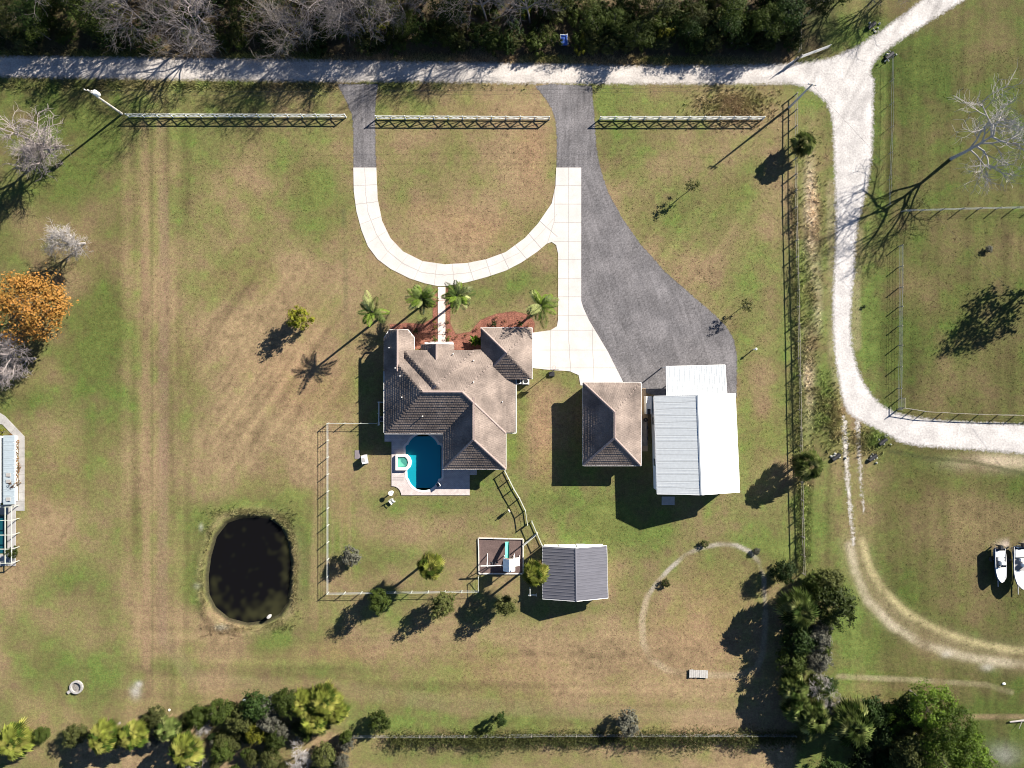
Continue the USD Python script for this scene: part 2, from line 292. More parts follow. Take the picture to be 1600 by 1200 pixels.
tint(along([(537, 330), (541, 470), (545, 545)], 4), (.05, .06, .03), .45 * pat)
for x in (520, 533, 546): tint(along([(x, 690), (x, 900)], 2.5), (.21, .15, .09), .3 * pat)
loop = [(1005, 985), (1003, 960), (1010, 935), (1025, 912), (1045, 890), (1070, 868), (1095, 856), (1120, 851), (1150, 852), (1172, 862), (1188, 880), (1194, 905), (1196, 960), (1192, 1020)]
tint(along(loop, 3.2), (.30, .27, .24), .8 * (1 - .6 * sm(PY, 900, 960)) * pat)
tint(along([(1012, 930), (1003, 970), (1005, 1005), (1018, 1030), (1042, 1046), (1075, 1054), (1150, 1056), (1182, 1045), (1192, 1020), (1196, 960)], 5), (.25, .20, .13), .85 * pat)
tint(blob(212, 1082, 8, 9) + blob(217, 1069, 5, 4), (.32, .31, .29), .8 * pat)
tint(blob(310, 915, 5, 4) + blob(314, 824, 3, 5) + blob(348, 980, 10, 4), (.36, .36, .32), .8 * pat)
tint(np.clip(1.2 * blob(1266, 330, 8, 70) + .9 * blob(1262, 590, 8, 55) + .45 * blob(1278, 470, 7, 60), 0, 1), (.40, .33, .235), .95 * np.clip(.75 + .4 * N3, 0, 1))
trk = [(1335, 850), (1345, 890), (1366, 930), (1402, 968), (1450, 996), (1510, 1015), (1580, 1026), (1680, 1033)]
p2 = np.clip(.8 + .15 * N3 + .1 * N4, 0, 1)
tint(along(trk, 19, .9), (.165, .132, .078), .85 * p2)
tint(along([(1347, 845), (1359, 888), (1379, 921), (1412, 954), (1458, 982), (1516, 1003), (1584, 1016), (1680, 1022)], 5, .9), (.30, .26, .14), .9 * p2)
tint(along([(1328, 852), (1336, 894), (1356, 938), (1394, 978), (1444, 1007), (1506, 1026), (1578, 1037), (1680, 1043)], 6, .9), (.33, .29, .21), .85 * p2)
tint(blob(1542, 1042, 9, 5) + blob(1478, 1022, 8, 5), (.34, .32, .28), .8 * pat)
tint(along([(1300, 290), (1302, 420), (1303, 560), (1316, 620)], 9), (.25, .21, .13), .5 * pat)
tint(along([(1340, 360), (1336, 450), (1338, 540)], 8), (.24, .20, .12), .5 * pat)
tint(along([(1310, 1057), (1420, 1062), (1540, 1070), (1580, 1082)], 4), (.27, .23, .15), .55 * pat)
tint(along([(1500, 1120), (1600, 1120)], 4) + .7 * along([(1290, 1094), (1420, 1102)], 5), (.20, .14, .09), .6 * pat)
tint(blob(1565, 1180, 26, 16), (.20, .20, .18), .6 * np.clip(.6 + .5 * N2, 0, 1))
tint(blob(1580, 850, 18, 6) * np.clip(N3, 0, 1), (.40, .33, .28), .9)
tint(blob(1560, 722, 60, 12), (.42, .34, .25), .8 * pat)
tint(along([(1390, 705), (1450, 716), (1520, 722), (1600, 740)], 3), (.045, .05, .02), .6)
tint(along([(1265, 740), (1262, 900), (1270, 930)], 2), (.06, .06, .025), .4)
# forest floor, pond edge, soil below the mulch
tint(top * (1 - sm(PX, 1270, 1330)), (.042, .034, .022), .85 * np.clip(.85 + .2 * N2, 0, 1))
tint(along([(0, 84), (1200, 96)], 6) * np.clip(.5 + .6 * N2, 0, 1), (.10, .11, .03), .8)
pond = Polygon([W2(*p) for p in [(352, 815), (372, 808), (395, 806), (420, 808), (440, 822), (452, 845), (457, 880), (455, 915), (450, 945), (438, 963), (415, 974), (385, 978), (355, 970), (333, 952), (322, 930), (321, 900), (325, 870), (334, 838)]]).buffer(0)
from shapely import contains_xy, distance, points as spoints
pmask = (np.abs(PX - 390) < 110) & (np.abs(PY - 893) < 125)
pd = np.full(XX.shape, 99.0)
pts = spoints(XX[pmask], YY[pmask]); dd = distance(pond.exterior, pts); ins = contains_xy(pond, XX[pmask], YY[pmask]); pd[pmask] = np.where(ins, -dd, dd)
ring = np.exp(-((pd - .75) / .5) ** 2)
tint(ring, (.20, .165, .085), .6 * np.clip(.75 + .35 * N3, 0, 1))
tint((1 - sm(pd, -.1, .35)), (.03, .028, .016), .95)
tint(np.exp(-((pd - 1.6) / .9) ** 2) * sm(PX, 395, 450) * (1 - sm(PY, 930, 960)), (.05, .062, .02), .6)
col = np.clip(col, .006, .6)
ZZ = -np.clip(.62 * (1 - sm(pd, -.9, .45)), 0, 1) + .12 * np.exp(-((pd - 1.1) / .6) ** 2) + 0 * XX
ZZ -= 1.7 * ((PX > 622) & (PX < 686) & (PY > 684) & (PY < 760)) + .6 * ((PX < 9) & (PX > -58) & (PY > 807) & (PY < 863))
ZZ -= .22 * along([(1388, 85), (1387, 200), (1383, 325)], 6, .9) * (PX > 1374) + .2 * along([(1262, 745), (1259, 880)], 5, .9)
ny_, nx_ = XX.shape
idx = np.arange(nx_ * ny_).reshape(ny_, nx_)
quads = np.stack([idx[:-1, :-1], idx[:-1, 1:], idx[1:, 1:], idx[1:, :-1]], -1).reshape(-1, 4)
ground_mat = usdkit.material(stage, '/World/Looks/ground', {
    'g': ('geometry', {}), 'a': ('attribute', dict(attribute='tint')), 'n1': ('noise_texture', dict(scale=2.2, detail=6.0, roughness=.75)), 'r1': ('map_range', dict(from_min=.3, from_max=.7, to_min=.70, to_max=1.30)),
    'n2': ('noise_texture', dict(scale=6.0, detail=4.0, roughness=.8)), 'r2': ('map_range', dict(from_min=.3, from_max=.7, to_min=.66, to_max=1.34)), 'm': ('math', dict(math_type='multiply')),
    'n3': ('noise_texture', dict(scale=4.5, detail=3.0)), 'h': ('hsv', dict()), 'hr': ('map_range', dict(from_min=.3, from_max=.7, to_min=.475, to_max=.525)),
    'v': ('vector_math', dict(math_type='scale')), 'p': ('principled_bsdf', dict(roughness=.95, specular_ior_level=.1)), 'b': ('bump', dict(strength=.8, distance=.06))},
    [('g.position', 'n1.vector'), ('g.position', 'n2.vector'), ('g.position', 'n3.vector'), ('n1.fac', 'r1.value'), ('n2.fac', 'r2.value'), ('r1.result', 'm.value1'), ('r2.result', 'm.value2'),
     ('n3.fac', 'hr.value'), ('hr.result', 'h.hue'), ('a.color', 'h.color'), ('h.color', 'v.vector1'), ('m.value', 'v.scale'), ('v.vector', 'p.base_color'), ('n2.fac', 'b.height'), ('b.normal', 'p.normal')], surface='p.BSDF')
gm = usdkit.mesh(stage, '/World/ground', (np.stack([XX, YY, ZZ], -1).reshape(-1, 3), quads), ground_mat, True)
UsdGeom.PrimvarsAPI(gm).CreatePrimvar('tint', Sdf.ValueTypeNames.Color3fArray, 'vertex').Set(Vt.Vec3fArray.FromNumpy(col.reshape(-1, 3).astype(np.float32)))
tag(gm, kind='structure')
def ground_col(x, y):
    i = np.clip(((np.asarray(y) - GY[10]) / cell).astype(int) + 10, 0, ny_ - 1); j = np.clip(((np.asarray(x) - GX[10]) / cell).astype(int) + 10, 0, nx_ - 1)
    return col[i, j]

# ------------------------------------------------------------------ roads and other ground sheets
def sheet(name, pg, z, mat, c=.3, pad=.6, tintf=None):
    x0, y0, x1, y1 = pg.buffer(pad).bounds
    xs, ys = np.arange(x0, x1 + c, c), np.arange(y0, y1 + c, c); X, Y = np.meshgrid(xs, ys)
    P = spoints(X.ravel(), Y.ravel()); d = distance(pg.boundary, P); d = np.where(contains_xy(pg, X.ravel(), Y.ravel()), d, -d)
    i = np.arange(X.size).reshape(X.shape); q = np.stack([i[:-1, :-1], i[:-1, 1:], i[1:, 1:], i[1:, :-1]], -1).reshape(-1, 4)
    q = q[(d[q] > -pad).any(1)]; use = np.unique(q); re = np.zeros(X.size, int); re[use] = np.arange(len(use))
    v = np.stack([X.ravel(), Y.ravel(), np.full(X.size, z)], 1)[use]
    m = usdkit.mesh(stage, '/World/' + number('/World', name), (v, re[q]), mat)
    pv = UsdGeom.PrimvarsAPI(m)
    pv.CreatePrimvar('edge', Sdf.ValueTypeNames.FloatArray, 'vertex').Set(Vt.FloatArray.FromNumpy(np.clip(d[use], -2, 2).astype(np.float32)))
    if tintf is not None:
        pv.CreatePrimvar('tint', Sdf.ValueTypeNames.Color3fArray, 'vertex').Set(Vt.Vec3fArray.FromNumpy(np.asarray(tintf(800 + v[:, 0] / S, 600 - v[:, 1] / S), np.float32)))
    return tag(m, kind='structure')
road = poly([(-80, 86), (0, 86), (200, 88), (400, 91), (600, 94), (800, 97), (1000, 101), (1140, 101), (1220, 98), (1260, 95), (1300, 88), (1340, 70), (1380, 43), (1420, 14), (1450, -12), (1490, -60),
    (1570, -60), (1510, 0), (1470, 25), (1430, 50), (1400, 70), (1380, 85), (1366, 100), (1362, 115), (1368, 125), (1366, 160), (1366, 200), (1364, 250), (1358, 290), (1350, 320), (1342, 350), (1338, 390), (1337, 430), (1333, 460), (1331, 510), (1333, 540), (1340, 570), (1350, 595), (1365, 618), (1380, 632), (1400, 643), (1430, 650), (1470, 655), (1520, 658), (1600, 661), (1700, 664),
    (1700, 713), (1600, 711), (1540, 706), (1480, 702), (1430, 698), (1405, 692), (1385, 680), (1360, 668), (1335, 655), (1322, 645), (1314, 625), (1310, 600), (1303, 560), (1300, 520), (1299, 470), (1301, 430), (1303, 390), (1304, 350), (1303, 300), (1302, 260), (1300, 210), (1297, 180), (1288, 160), (1272, 147), (1255, 138), (1238, 133), (1100, 133), (1000, 133), (800, 132), (700, 130), (590, 129), (530, 130), (400, 128), (200, 125), (0, 122), (-80, 122)])
NR = gaussian_filter(np.random.RandomState(3).randn(1000, 1000), 6); NR /= NR.std()
def road_tint(px, py):
    n = NR[(py.astype(int) * 1) % 1000, (px.astype(int)) % 1000]
    k = 1 + .04 * n
    warm = np.clip((1280 - px) / 200, 0, 1)
    t = np.stack([k * (1 - .0 * warm), k * (1 - .03 * warm), k * (1 - .07 * warm)], 1)
    for y0 in (100, 118): t *= (1 - .10 * np.exp(-((py - y0 - px * .006) / 4) ** 2) * (px < 1240))[:, None]
    t *= (1 - .16 * np.clip(NR[(px.astype(int) * 2 + py.astype(int)) % 1000, (py.astype(int) // 4) % 1000], 0, 2) * ((px > 1255) & (py < 190)))[:, None]
    for off in (-16, 14): t *= (1 - .10 * np.exp(-((px - 1332 - off + (py - 200) * .05) / 5) ** 2) * ((py > 150) & (py < 420)))[:, None]
    return t
shell = sheetmat('shell_road', (.345, .33, .32), (.45, .43, .415), .22, 4.0, .5, .95, .75, 2.6, .03, streak=True, soft=.5)
sheet('dirt_road', road, .004, shell, .3, .8, road_tint)
def ribbon(pts, w0, w1=None):
    pts = [W2(*p) for p in pts]; w1 = w1 or w0; n = len(pts)
    return unary_union([LineString(pts[i:i + 2]).buffer((w0 + (w1 - w0) * i / max(n - 2, 1)) / 2) for i in range(n - 1)])
rut_white = sheetmat('shell_rut', (.30, .27, .22), (.46, .44, .41), .3, 4.0, .8, .95, .9, 2.2, .03, soft=.4)
sheet('wheel_rut', ribbon([(1318, 655), (1321, 700), (1325, 760), (1330, 810), (1334, 850)], .9, .6), .008, rut_white, .2)
sheet('wheel_rut', ribbon([(1340, 660), (1342, 700), (1345, 750), (1350, 800)], .8, .4), .008, rut_white, .2)
NR2 = np.random.RandomState(31).randn(1200, 1200); NS = gaussian_filter(NR2, (9, 1.1)); NS /= NS.std()
def asphalt_tint(px, py):
    q_ = px - 900 + .35 * np.clip(py - 260, 0, 400) * ((px > 800) * 1.0) * np.sign(-1)
    n_ = NS[(py * .9).astype(int) % 1200, (q_ * 2.2 + 900).astype(int) % 1200]; m_ = NR[(py * .6).astype(int) % 1000, (px * .6).astype(int) % 1000]
    k = 1 + .10 * n_ + .06 * m_ + .07 * np.random.RandomState(5).randn(len(px)); return np.stack([k, k, k], 1)
asphalt = sheetmat('asphalt_millings', (.098, .094, .098), (.138, .131, .135), .40, 5.0, .35, .9, .30, 2.5, .03, streak=True)
sheet('asphalt_drive', poly([(526, 131), (592, 131), (588, 150), (586, 180), (588, 266), (552, 266), (552, 210), (550, 180), (541, 158)]), .008, asphalt, .2, .4, asphalt_tint)
sheet('asphalt_drive', poly([(836, 134), (862, 131), (925, 134), (926, 150), (929, 180), (932, 230), (938, 262), (950, 300), (972, 340), (1000, 380), (1040, 425), (1080, 460), (1115, 490), (1135, 510), (1147, 530), (1152, 560), (1151, 622), (1040, 622), (1000, 612), (975, 600), (915, 500), (906, 470), (906, 268), (869, 268), (870, 220), (868, 190), (862, 170), (850, 152)]), .008, asphalt, .2, .4, asphalt_tint)
# concrete drive of separate slabs
drive = poly([(552, 262), (553, 300), (557, 330), (565, 360), (575, 385), (590, 405), (610, 420), (640, 435), (665, 443), (684, 447), (697, 447), (730, 441), (760, 433), (790, 423), (815, 410), (840, 393), (854, 381), (862, 378), (869, 383), (872, 396), (872, 500), (870, 510), (860, 516), (831, 520), (831, 575), (860, 578), (890, 580), (904, 586), (907, 602), (976, 602), (950, 550), (920, 500), (911, 480), (908, 470), (908, 262), (869, 262), (868, 290), (862, 318), (840, 350), (820, 372), (790, 394), (760, 405), (730, 411), (695, 413), (660, 408), (630, 393), (610, 372), (597, 345), (590, 310), (588, 262)])
mid = LineString([W2(*p) for p in [(570, 262), (571, 300), (575, 332), (588, 366), (605, 392), (630, 412), (660, 426), (695, 430), (735, 426), (775, 413), (810, 396), (838, 372), (862, 345), (870, 335)]])
cuts = [mid]
for k in range(1, int(mid.length / 2.45) + 1):
    a, b = mid.interpolate(k * 2.45 - .05), mid.interpolate(k * 2.45 + .05); dx, dy = b.x - a.x, b.y - a.y; L = math.hypot(dx, dy); dx, dy = dx / L, dy / L
    cuts.append(LineString([(a.x - dy * 2.0, a.y + dx * 2.0), (a.x + dy * 2.0, a.y - dx * 2.0)]))
cuts.append(LineString([W2(866, 330), W2(866, 345), W2(854, 384)]))
cuts += [LineString([W2(888, 255), W2(888, 520), W2(893, 604)]), LineString([W2(866, 255), W2(866, 335)]), LineString([W2(860, 512), W2(860, 582)]), LineString([W2(925, 512), W2(928, 604)])]
cuts += [LineString([W2(865, y), W2(960, y)]) for y in range(290, 500, 29)] + [LineString([W2(826, y), W2(990, y)]) for y in (516, 547, 575)]
slabs = drive.difference(unary_union([c.buffer(.022) for c in cuts]))
dr = thing('concrete_drive', None, None); tag(dr, kind='structure')
for s_ in sorted(slabs.geoms, key=lambda q: (-q.centroid.y, q.centroid.x)):
    if s_.area > .15:
        MB().prism(s_.buffer(-.012, join_style=2).buffer(.012, join_style=2) if s_.area > 1 else s_, -.05, .045).build('slab', concrete, dr)
MB().prism(drive.buffer(-.02), -.06, .022).build('joint_filler', M('joint_grey', (.34, .32, .29), .9, .15), dr)
wk = thing('front_walk', None, None); tag(wk, kind='structure')
for y0, y1 in ((448, 470), (470, 490), (490, 508), (508, 523), (523, 539)):
    MB().prism(poly([(684.3, y0 + .4), (696, y0 + .4), (695.6, y1 - .2), (684.3, y1 - .2)]), -.05, .04).build('slab', paver, wk)
ps = poly([(672, 534), (708, 534), (708, 548), (672, 548)]); MB().prism(ps, -.05, .05).build('porch_slab', concrete, wk)
bed_mat = sheetmat('red_mulch', (.135, .055, .040), (.22, .095, .065), .6, 7.0, 1.2, .95, .12, 2.5, .05)
bed = unary_union([poly([(676, 449), (684, 449), (684, 536), (672, 546), (640, 546), (640, 515), (612, 520), (608, 507), (636, 504), (660, 506), (676, 497)]),
    poly([(697, 449), (703, 449), (704, 505), (712, 522), (735, 518), (750, 500), (775, 490), (805, 486), (828, 492), (836, 505), (834, 522), (800, 520), (756, 520), (756, 548), (696, 548)])])
sheet('mulch_bed', bed, .012, bed_mat, .15, .25)
# pond
wn = {'g': ('geometry', {}), 'n': ('noise_texture', dict(scale=.35, detail=5.0, roughness=.65)), 'mr': ('map_range', dict(from_min=.5, from_max=.62, clamp=True)), 'gy': ('attribute', dict(attribute='edge')),
      'ad': ('math', dict(math_type='multiply')), 'm': ('mix', dict(color1=(.004, .004, .0045), color2=(.022, .022, .010))), 'p': ('principled_bsdf', dict(roughness=.12, specular_ior_level=.05)),
      'n2': ('noise_texture', dict(scale=3.0, detail=3.0)), 'b': ('bump', dict(strength=.15, distance=.02)), 'rr': ('map_range', dict(to_min=.08, to_max=.8))}
pond_mat = usdkit.material(stage, '/World/Looks/pond_water', wn, [('g.position', 'n.vector'), ('n.fac', 'mr.value'), ('gy.fac', 'ad.value1'), ('mr.result', 'ad.value2'), ('gy.fac', 'm.fac'), ('m.color', 'p.base_color'), ('gy.fac', 'rr.value'), ('rr.result', 'p.roughness'), ('g.position', 'n2.vector'), ('n2.fac', 'b.height'), ('b.normal', 'p.normal')], surface='p.BSDF')
x0, y0, x1, y1 = pond.buffer(.6).bounds
xs, ys = np.arange(x0, x1, .2), np.arange(y0, y1, .2); X, Y = np.meshgrid(xs, ys); qx, qy = 800 + X / S, 600 - Y / S
def b2(cx, cy, rx, ry): return np.exp(-((qx - cx) / rx) ** 2 - ((qy - cy) / ry) ** 2)
pn = gaussian_filter(np.random.RandomState(8).randn(*X.shape), 1.6); pn /= pn.std()
alg = np.clip(1.3 * b2(448, 850, 14, 34) + 1.1 * b2(428, 945, 26, 18) + b2(400, 962, 40, 12) + .8 * b2(335, 930, 9, 30) + .7 * b2(350, 815, 20, 8) + .6 * b2(445, 905, 8, 30) - .25 + .22 * pn, 0, 1)
i = np.arange(X.size).reshape(X.shape); q = np.stack([i[:-1, :-1], i[:-1, 1:], i[1:, 1:], i[1:, :-1]], -1).reshape(-1, 4)
keep = contains_xy(pond.buffer(.5), X.ravel(), Y.ravel()); q = q[keep[q].all(1)]
use = np.unique(q); re_ = np.zeros(X.size, int); re_[use] = np.arange(len(use))
pm = usdkit.mesh(stage, '/World/pond', (np.stack([X.ravel(), Y.ravel(), np.full(X.size, -.36)], 1)[use], re_[q]), pond_mat)
UsdGeom.PrimvarsAPI(pm).CreatePrimvar('edge', Sdf.ValueTypeNames.FloatArray, 'vertex').Set(Vt.FloatArray.FromNumpy(alg.ravel()[use].astype(np.float32)))
tag(pm, kind='structure')

# ------------------------------------------------------------------ tiled roofs
PITCH = .66
def halfplane(px, py, nx, ny, big=400):
    """Where (x - px) nx + (y - py) ny >= 0."""
    L = math.hypot(nx, ny); nx, ny = nx / L, ny / L; tx, ty = -ny, nx
    return Polygon([(px + tx * big, py + ty * big), (px - tx * big, py - ty * big), (px - tx * big + nx * big, py - ty * big + ny * big), (px + tx * big + nx * big, py + ty * big + ny * big)])
class Slope:
    def __init__(s, p, n, e, region, k=None): s.p, s.n, s.e, s.region, s.k = p, n, e, region, k or PITCH
    def d(s, x, y): return (x - s.p[0]) * s.n[0] + (y - s.p[1]) * s.n[1]
    def z(s, x, y): return s.e + s.k * s.d(x, y)
def hip(x0, y0, x1, y1, e, sides='WENS', clip=None, ze=2.8):
    """Hip roof over a photo rectangle (eaves at height e); sides names the eaves that slope."""
    (ax, ay), (bx, by) = W2(x0, y1, ze), W2(x1, y0, ze)
    foot = sbox(ax, ay, bx, by) if clip is None else clip
    info = {'W': ((ax, ay), (1, 0)), 'E': ((bx, ay), (-1, 0)), 'S': ((ax, ay), (0, 1)), 'N': ((ax, by), (0, -1))}
    sl = [Slope(*info[k], e, None) for k in sides]
    for a in sl:
        r = foot
        for b in sl:
            if b is not a:   # a.d <= b.d
                nx, ny = b.n[0] - a.n[0], b.n[1] - a.n[1]; c = -(b.p[0] * b.n[0] + b.p[1] * b.n[1]) + (a.p[0] * a.n[0] + a.p[1] * a.n[1])
                L2 = nx * nx + ny * ny; r = r.intersection(halfplane(-c * nx / L2, -c * ny / L2, nx, ny))
        a.region = r
    return [a for a in sl if a.region.area > .05]
def tiles(slope, others, rng):
    mb = MB(); n = np.array(slope.n, float); t = np.array([-n[1], n[0]]); r = slope.region
    c = np.array(r.exterior.coords) if r.geom_type == 'Polygon' else np.vstack([np.array(q.exterior.coords) for q in r.geoms])
    dn = (c - slope.p) @ n; dt = (c - slope.p) @ t; CO, TW = .33, .31
    for k in range(int(math.floor(dn.min() / CO)), int((dn.max() + .1) / CO) + 1):
        off = (k % 2) * TW / 2; d0 = k * CO - (.05 if dn.min() > -.1 else .0); dm = d0 + CO * .5
        a_, b_ = (tuple(np.array(slope.p) + n * dm + t * (dt.min() - 1)), tuple(np.array(slope.p) + n * dm + t * (dt.max() + 1)))
        cut = LineString([a_, b_]).intersection(r)
        for seg in (cut.geoms if hasattr(cut, 'geoms') else [cut]):
            if seg.is_empty or seg.length < .05: continue
            ts = sorted((np.array(c_) - slope.p) @ t for c_ in (seg.coords[0], seg.coords[-1]))
            for j in range(int(math.floor((ts[0] - off) / TW)), int(math.ceil((ts[1] - off) / TW)) + 1):
                ta, tb = max(j * TW + off, ts[0]), min((j + 1) * TW + off, ts[1])
                if tb - ta < .03: continue
                cx, cy = np.array(slope.p) + n * dm + t * (ta + tb) / 2; zc = slope.z(cx, cy)
                if any(o.z(cx, cy) > zc + .22 and contains_xy(o.region, cx, cy) for o in others): continue
                j1, j2 = rng.uniform(-.010, .010), rng.uniform(-.008, .008); P = []
                for dd, up in ((d0 + j2, .092 + j1), (d0 + CO + .03, .036)):
                    for tt, bow in ((ta + .006, 0), ((ta + tb) / 2, .012), (tb - .006, 0)):
                        x, y = np.array(slope.p) + n * dd + t * tt; P.append((x, y, slope.z(x, y) + up + bow))
                for tt in (ta + .006, tb - .006):
                    x, y = np.array(slope.p) + n * (d0 + j2) + t * tt; P.append((x, y, slope.z(x, y)))
                mb.add(P, [[0, 1, 4, 3], [1, 2, 5, 4], [0, 6, 7, 2]]); mb.f.append(np.array([[0, 2, 1]]) + mb.n - 8)
    return mb
def capline(p, q, rng):
    mb = MB(); p, q = np.asarray(p, float), np.asarray(q, float); L = np.linalg.norm(q - p); n = max(1, int(L / .36))
    for k in range(n):
        a, b = p + (q - p) * k / n, p + (q - p) * min((k + 1.12) / n, 1.02); d = (b - a) / np.linalg.norm(b - a)
        x = np.cross([0, 0, 1.0], d); x /= np.linalg.norm(x); u = np.array([0, 0, 1.0])
        V = []
        for e, s_, z in ((a, 1.08, .10), (b, .9, .07)):
            for w, h in ((-.17, -.10), (-.09, .05), (0, .09), (.09, .05), (.17, -.10)): V.append(e + x * w * s_ + u * (h + z))
        mb.add(V, [[i, i + 1, i + 6, i + 5] for i in range(4)])
    return mb
def tile_roof(parent, slopes, seed, thick=.12):
    rng = random.Random(seed)
    for s_ in slopes:
        deck = MB()
        for gpoly in (s_.region.geoms if hasattr(s_.region, 'geoms') else [s_.region]):
            m = trimesh.creation.extrude_polygon(gpoly, thick, engine='earcut'); v = np.array(m.vertices)
            v[:, 2] += [s_.z(x, y) - thick for x, y in v[:, :2]]; deck.add(v, m.faces)
        dk = deck.build('roof_slope', ridge_mat, parent)
        tm_ = tiles(s_, [o for o in slopes if o is not s_], rng)
        if tm_.v: tm_.build('roof_tiles', tile_mat, dk, kind='stuff')
    caps = MB()
    for i_, a in enumerate(slopes):
        for b in slopes[i_ + 1:]:
            g_ = a.region.intersection(b.region)
            if g_.geom_type in ('LineString', 'MultiLineString'):
                for ln in (g_.geoms if hasattr(g_, 'geoms') else [g_]):
                    c = list(ln.coords)
                    if ln.length < .3 or abs(a.e - b.e) > .01: continue
                    mx, my = np.mean(c, 0)
                    if abs(a.z(mx, my) - b.z(mx, my)) > .05: continue
                    n = max(1, int(ln.length / .7))
                    for k in range(n):
                        p_, q_ = ln.interpolate(ln.length * k / n), ln.interpolate(ln.length * (k + 1) / n)
                        zz = a.z((p_.x + q_.x) / 2, (p_.y + q_.y) / 2)
                        if any(o.z((p_.x + q_.x) / 2, (p_.y + q_.y) / 2) > zz + .2 and contains_xy(o.region, (p_.x + q_.x) / 2, (p_.y + q_.y) / 2) for o in slopes): continue
                        cm = capline((p_.x, p_.y, a.z(p_.x, p_.y)), (q_.x, q_.y, a.z(q_.x, q_.y)), rng); caps.add(np.vstack(cm.v), np.vstack([f for f in cm.f]))
    if caps.v: caps.build('ridge_caps', ridge_mat, parent, kind='stuff')
def eave_board(parent, pts, z, mat=white):
    for a, b in zip(pts, pts[1:]): MB().bar((*a, z), (*b, z), .10, .2).build('fascia', mat, parent)
def zr(slopes, x, y): return max([o.z(x, y) for o in slopes if contains_xy(o.region, x, y)] or [3.0])

# the house
E0 = 2.75
house = thing('house', 'tan brick-brown tile-roofed house of many hips beside the swimming pool', 'house')
Dclip = poly([(609, 516), (637, 516), (647, 528), (647, 580), (601, 580), (601, 528)], 2.8)
eA = E0 + 12 * S * PITCH
hs = []
B_ = hip(601, 547, 790, 677, E0); hs += B_
A_ = hip(632, 548, 741, 657, eA); hs += A_
C_ = hip(693, 620, 790, 733, E0, 'WES'); hs += C_
D_ = hip(600, 515, 646, 580, E0, 'WE', Dclip); hs += D_
E_ = hip(658, 538, 709, 590, E0 + .05, 'WE'); hs += E_
F_ = hip(752, 513, 831, 592, E0); hs += F_
be = next(s_ for s_ in B_ if s_.n == (-1, 0))            # the east slope runs on lower over a bump-out
bump_poly = poly([(789.9, 592), (806, 592), (806, 676), (789.9, 676)], 2.8); bs = Slope(be.p, be.n, be.e + .01, bump_poly, .50); hs.append(bs)
tile_roof(house, hs, 5)
def wall_ring(pg, h, t=.2): return pg.difference(pg.buffer(-t, join_style=2)), h
foot = unary_union([poly(p, 2.8) for p in ([(606, 552), (786, 552), (786, 673), (606, 673)], [(698, 620), (786, 620), (786, 729), (698, 729)], [(612, 520), (635, 520), (642, 529), (642, 560), (606, 560), (606, 529)], [(757, 518), (826, 518), (826, 588), (757, 588)], [(612, 560), (630, 560), (630, 600), (612, 600)])])
MB().prism(foot.difference(foot.buffer(-.2, join_style=2)), 0, E0 - .12).build('wall', stucco, house)
bw = poly([(780, 596), (802, 596), (802, 672), (780, 672)], 2.8).difference(foot.buffer(.01)); MB().prism(bw, 0, 1.98).build('wall', stucco, house)
up = poly([(634, 550), (739, 550), (739, 655), (634, 655)], 2.8); MB().prism(up.difference(up.buffer(-.2, join_style=2)), E0 - .3, eA - .1).build('upper_wall', stucco, house)
ze = E0 - .06
eave_board(house, [W2(790.6, 677, ze), W2(790.6, 733.4, ze), W2(692, 733.4, ze)], ze)
eave_board(house, [W2(790.6, 591.4, 2.1), W2(806.6, 591.4, 2.1), W2(806.6, 676.6, 2.1), W2(790.6, 676.6, 2.1)], 2.06)
eave_board(house, [W2(831.6, 592.4, ze), W2(831.6, 512.4, ze), W2(751, 512.4, ze)], ze)
eave_board(house, [W2(600.2, 676, ze), W2(600.2, 528, ze), W2(608.6, 515.2, ze), W2(637.6, 515.2, ze), W2(647.6, 527.6, ze), W2(647.6, 546, ze)], ze)
eave_board(house, [W2(692, 677.6, ze), W2(601, 677.6, ze)], ze)
MB().prism(poly([(665, 535.4), (708.5, 535.4), (708.5, 539), (665, 539)], 2.8), 2.2, 2.72).build('porch_beam', white, house)
for x in (667, 706): MB().bar((*W2(x, 537, 1), .05), (*W2(x, 537, 1), 2.2), .28, .28).build('porch_column', white, house)
for x, y in ((618, 575), (626, 587.5), (629, 620.5), (661, 650), (607, 543), (785, 628), (741, 597), (708, 553), (740, 563)):
    p = W2(x, y, 4); z = zr(hs, *p); MB().tube([(*p, z - .1), (*p, z + .42)], .07, 8).build('vent_pipe', white, house)
for k, (a, b) in enumerate((((606, 600), (606, 618)), ((606, 640), (606, 655)), ((786, 600), (786, 612)), ((612.5, 520), (612.5, 528)))):
    pass
for x0, y0, x1, y1, z0, z1 in ((620, 673, 640, 673, .1, 2.2), (650, 673, 672, 673, .1, 2.2), (698, 690, 698, 712, .1, 2.2), (606, 580, 606, 595, .9, 2.1), (606, 630, 606, 645, .9, 2.1), (802, 610, 802, 622, .9, 2.1), (802, 645, 802, 657, .9, 2.1), (826, 530, 826, 575, .1, 2.3), (715, 729, 735, 729, .9, 2.1), (614, 520, 633, 520, .8, 2.1), (712, 552, 724, 552, .8, 2.1)):
    a, b = W2(x0, y0, 2.8), W2(x1, y1, 2.8)
    garage = x0 == 826
    w_ = MB().bar((*a, (z0 + z1) / 2), (*b, (z0 + z1) / 2), .08 if garage else .26, z1 - z0).build('garage_door' if garage else 'window', white if garage else offwhite, house)
    if not garage:
        a, b = np.array(a), np.array(b); d = (b - a) * .06
        MB().bar((*(a + d), (z0 + z1) / 2), (*(b - d), (z0 + z1) / 2), .30, z1 - z0 - .16).build('pane', glass, w_)
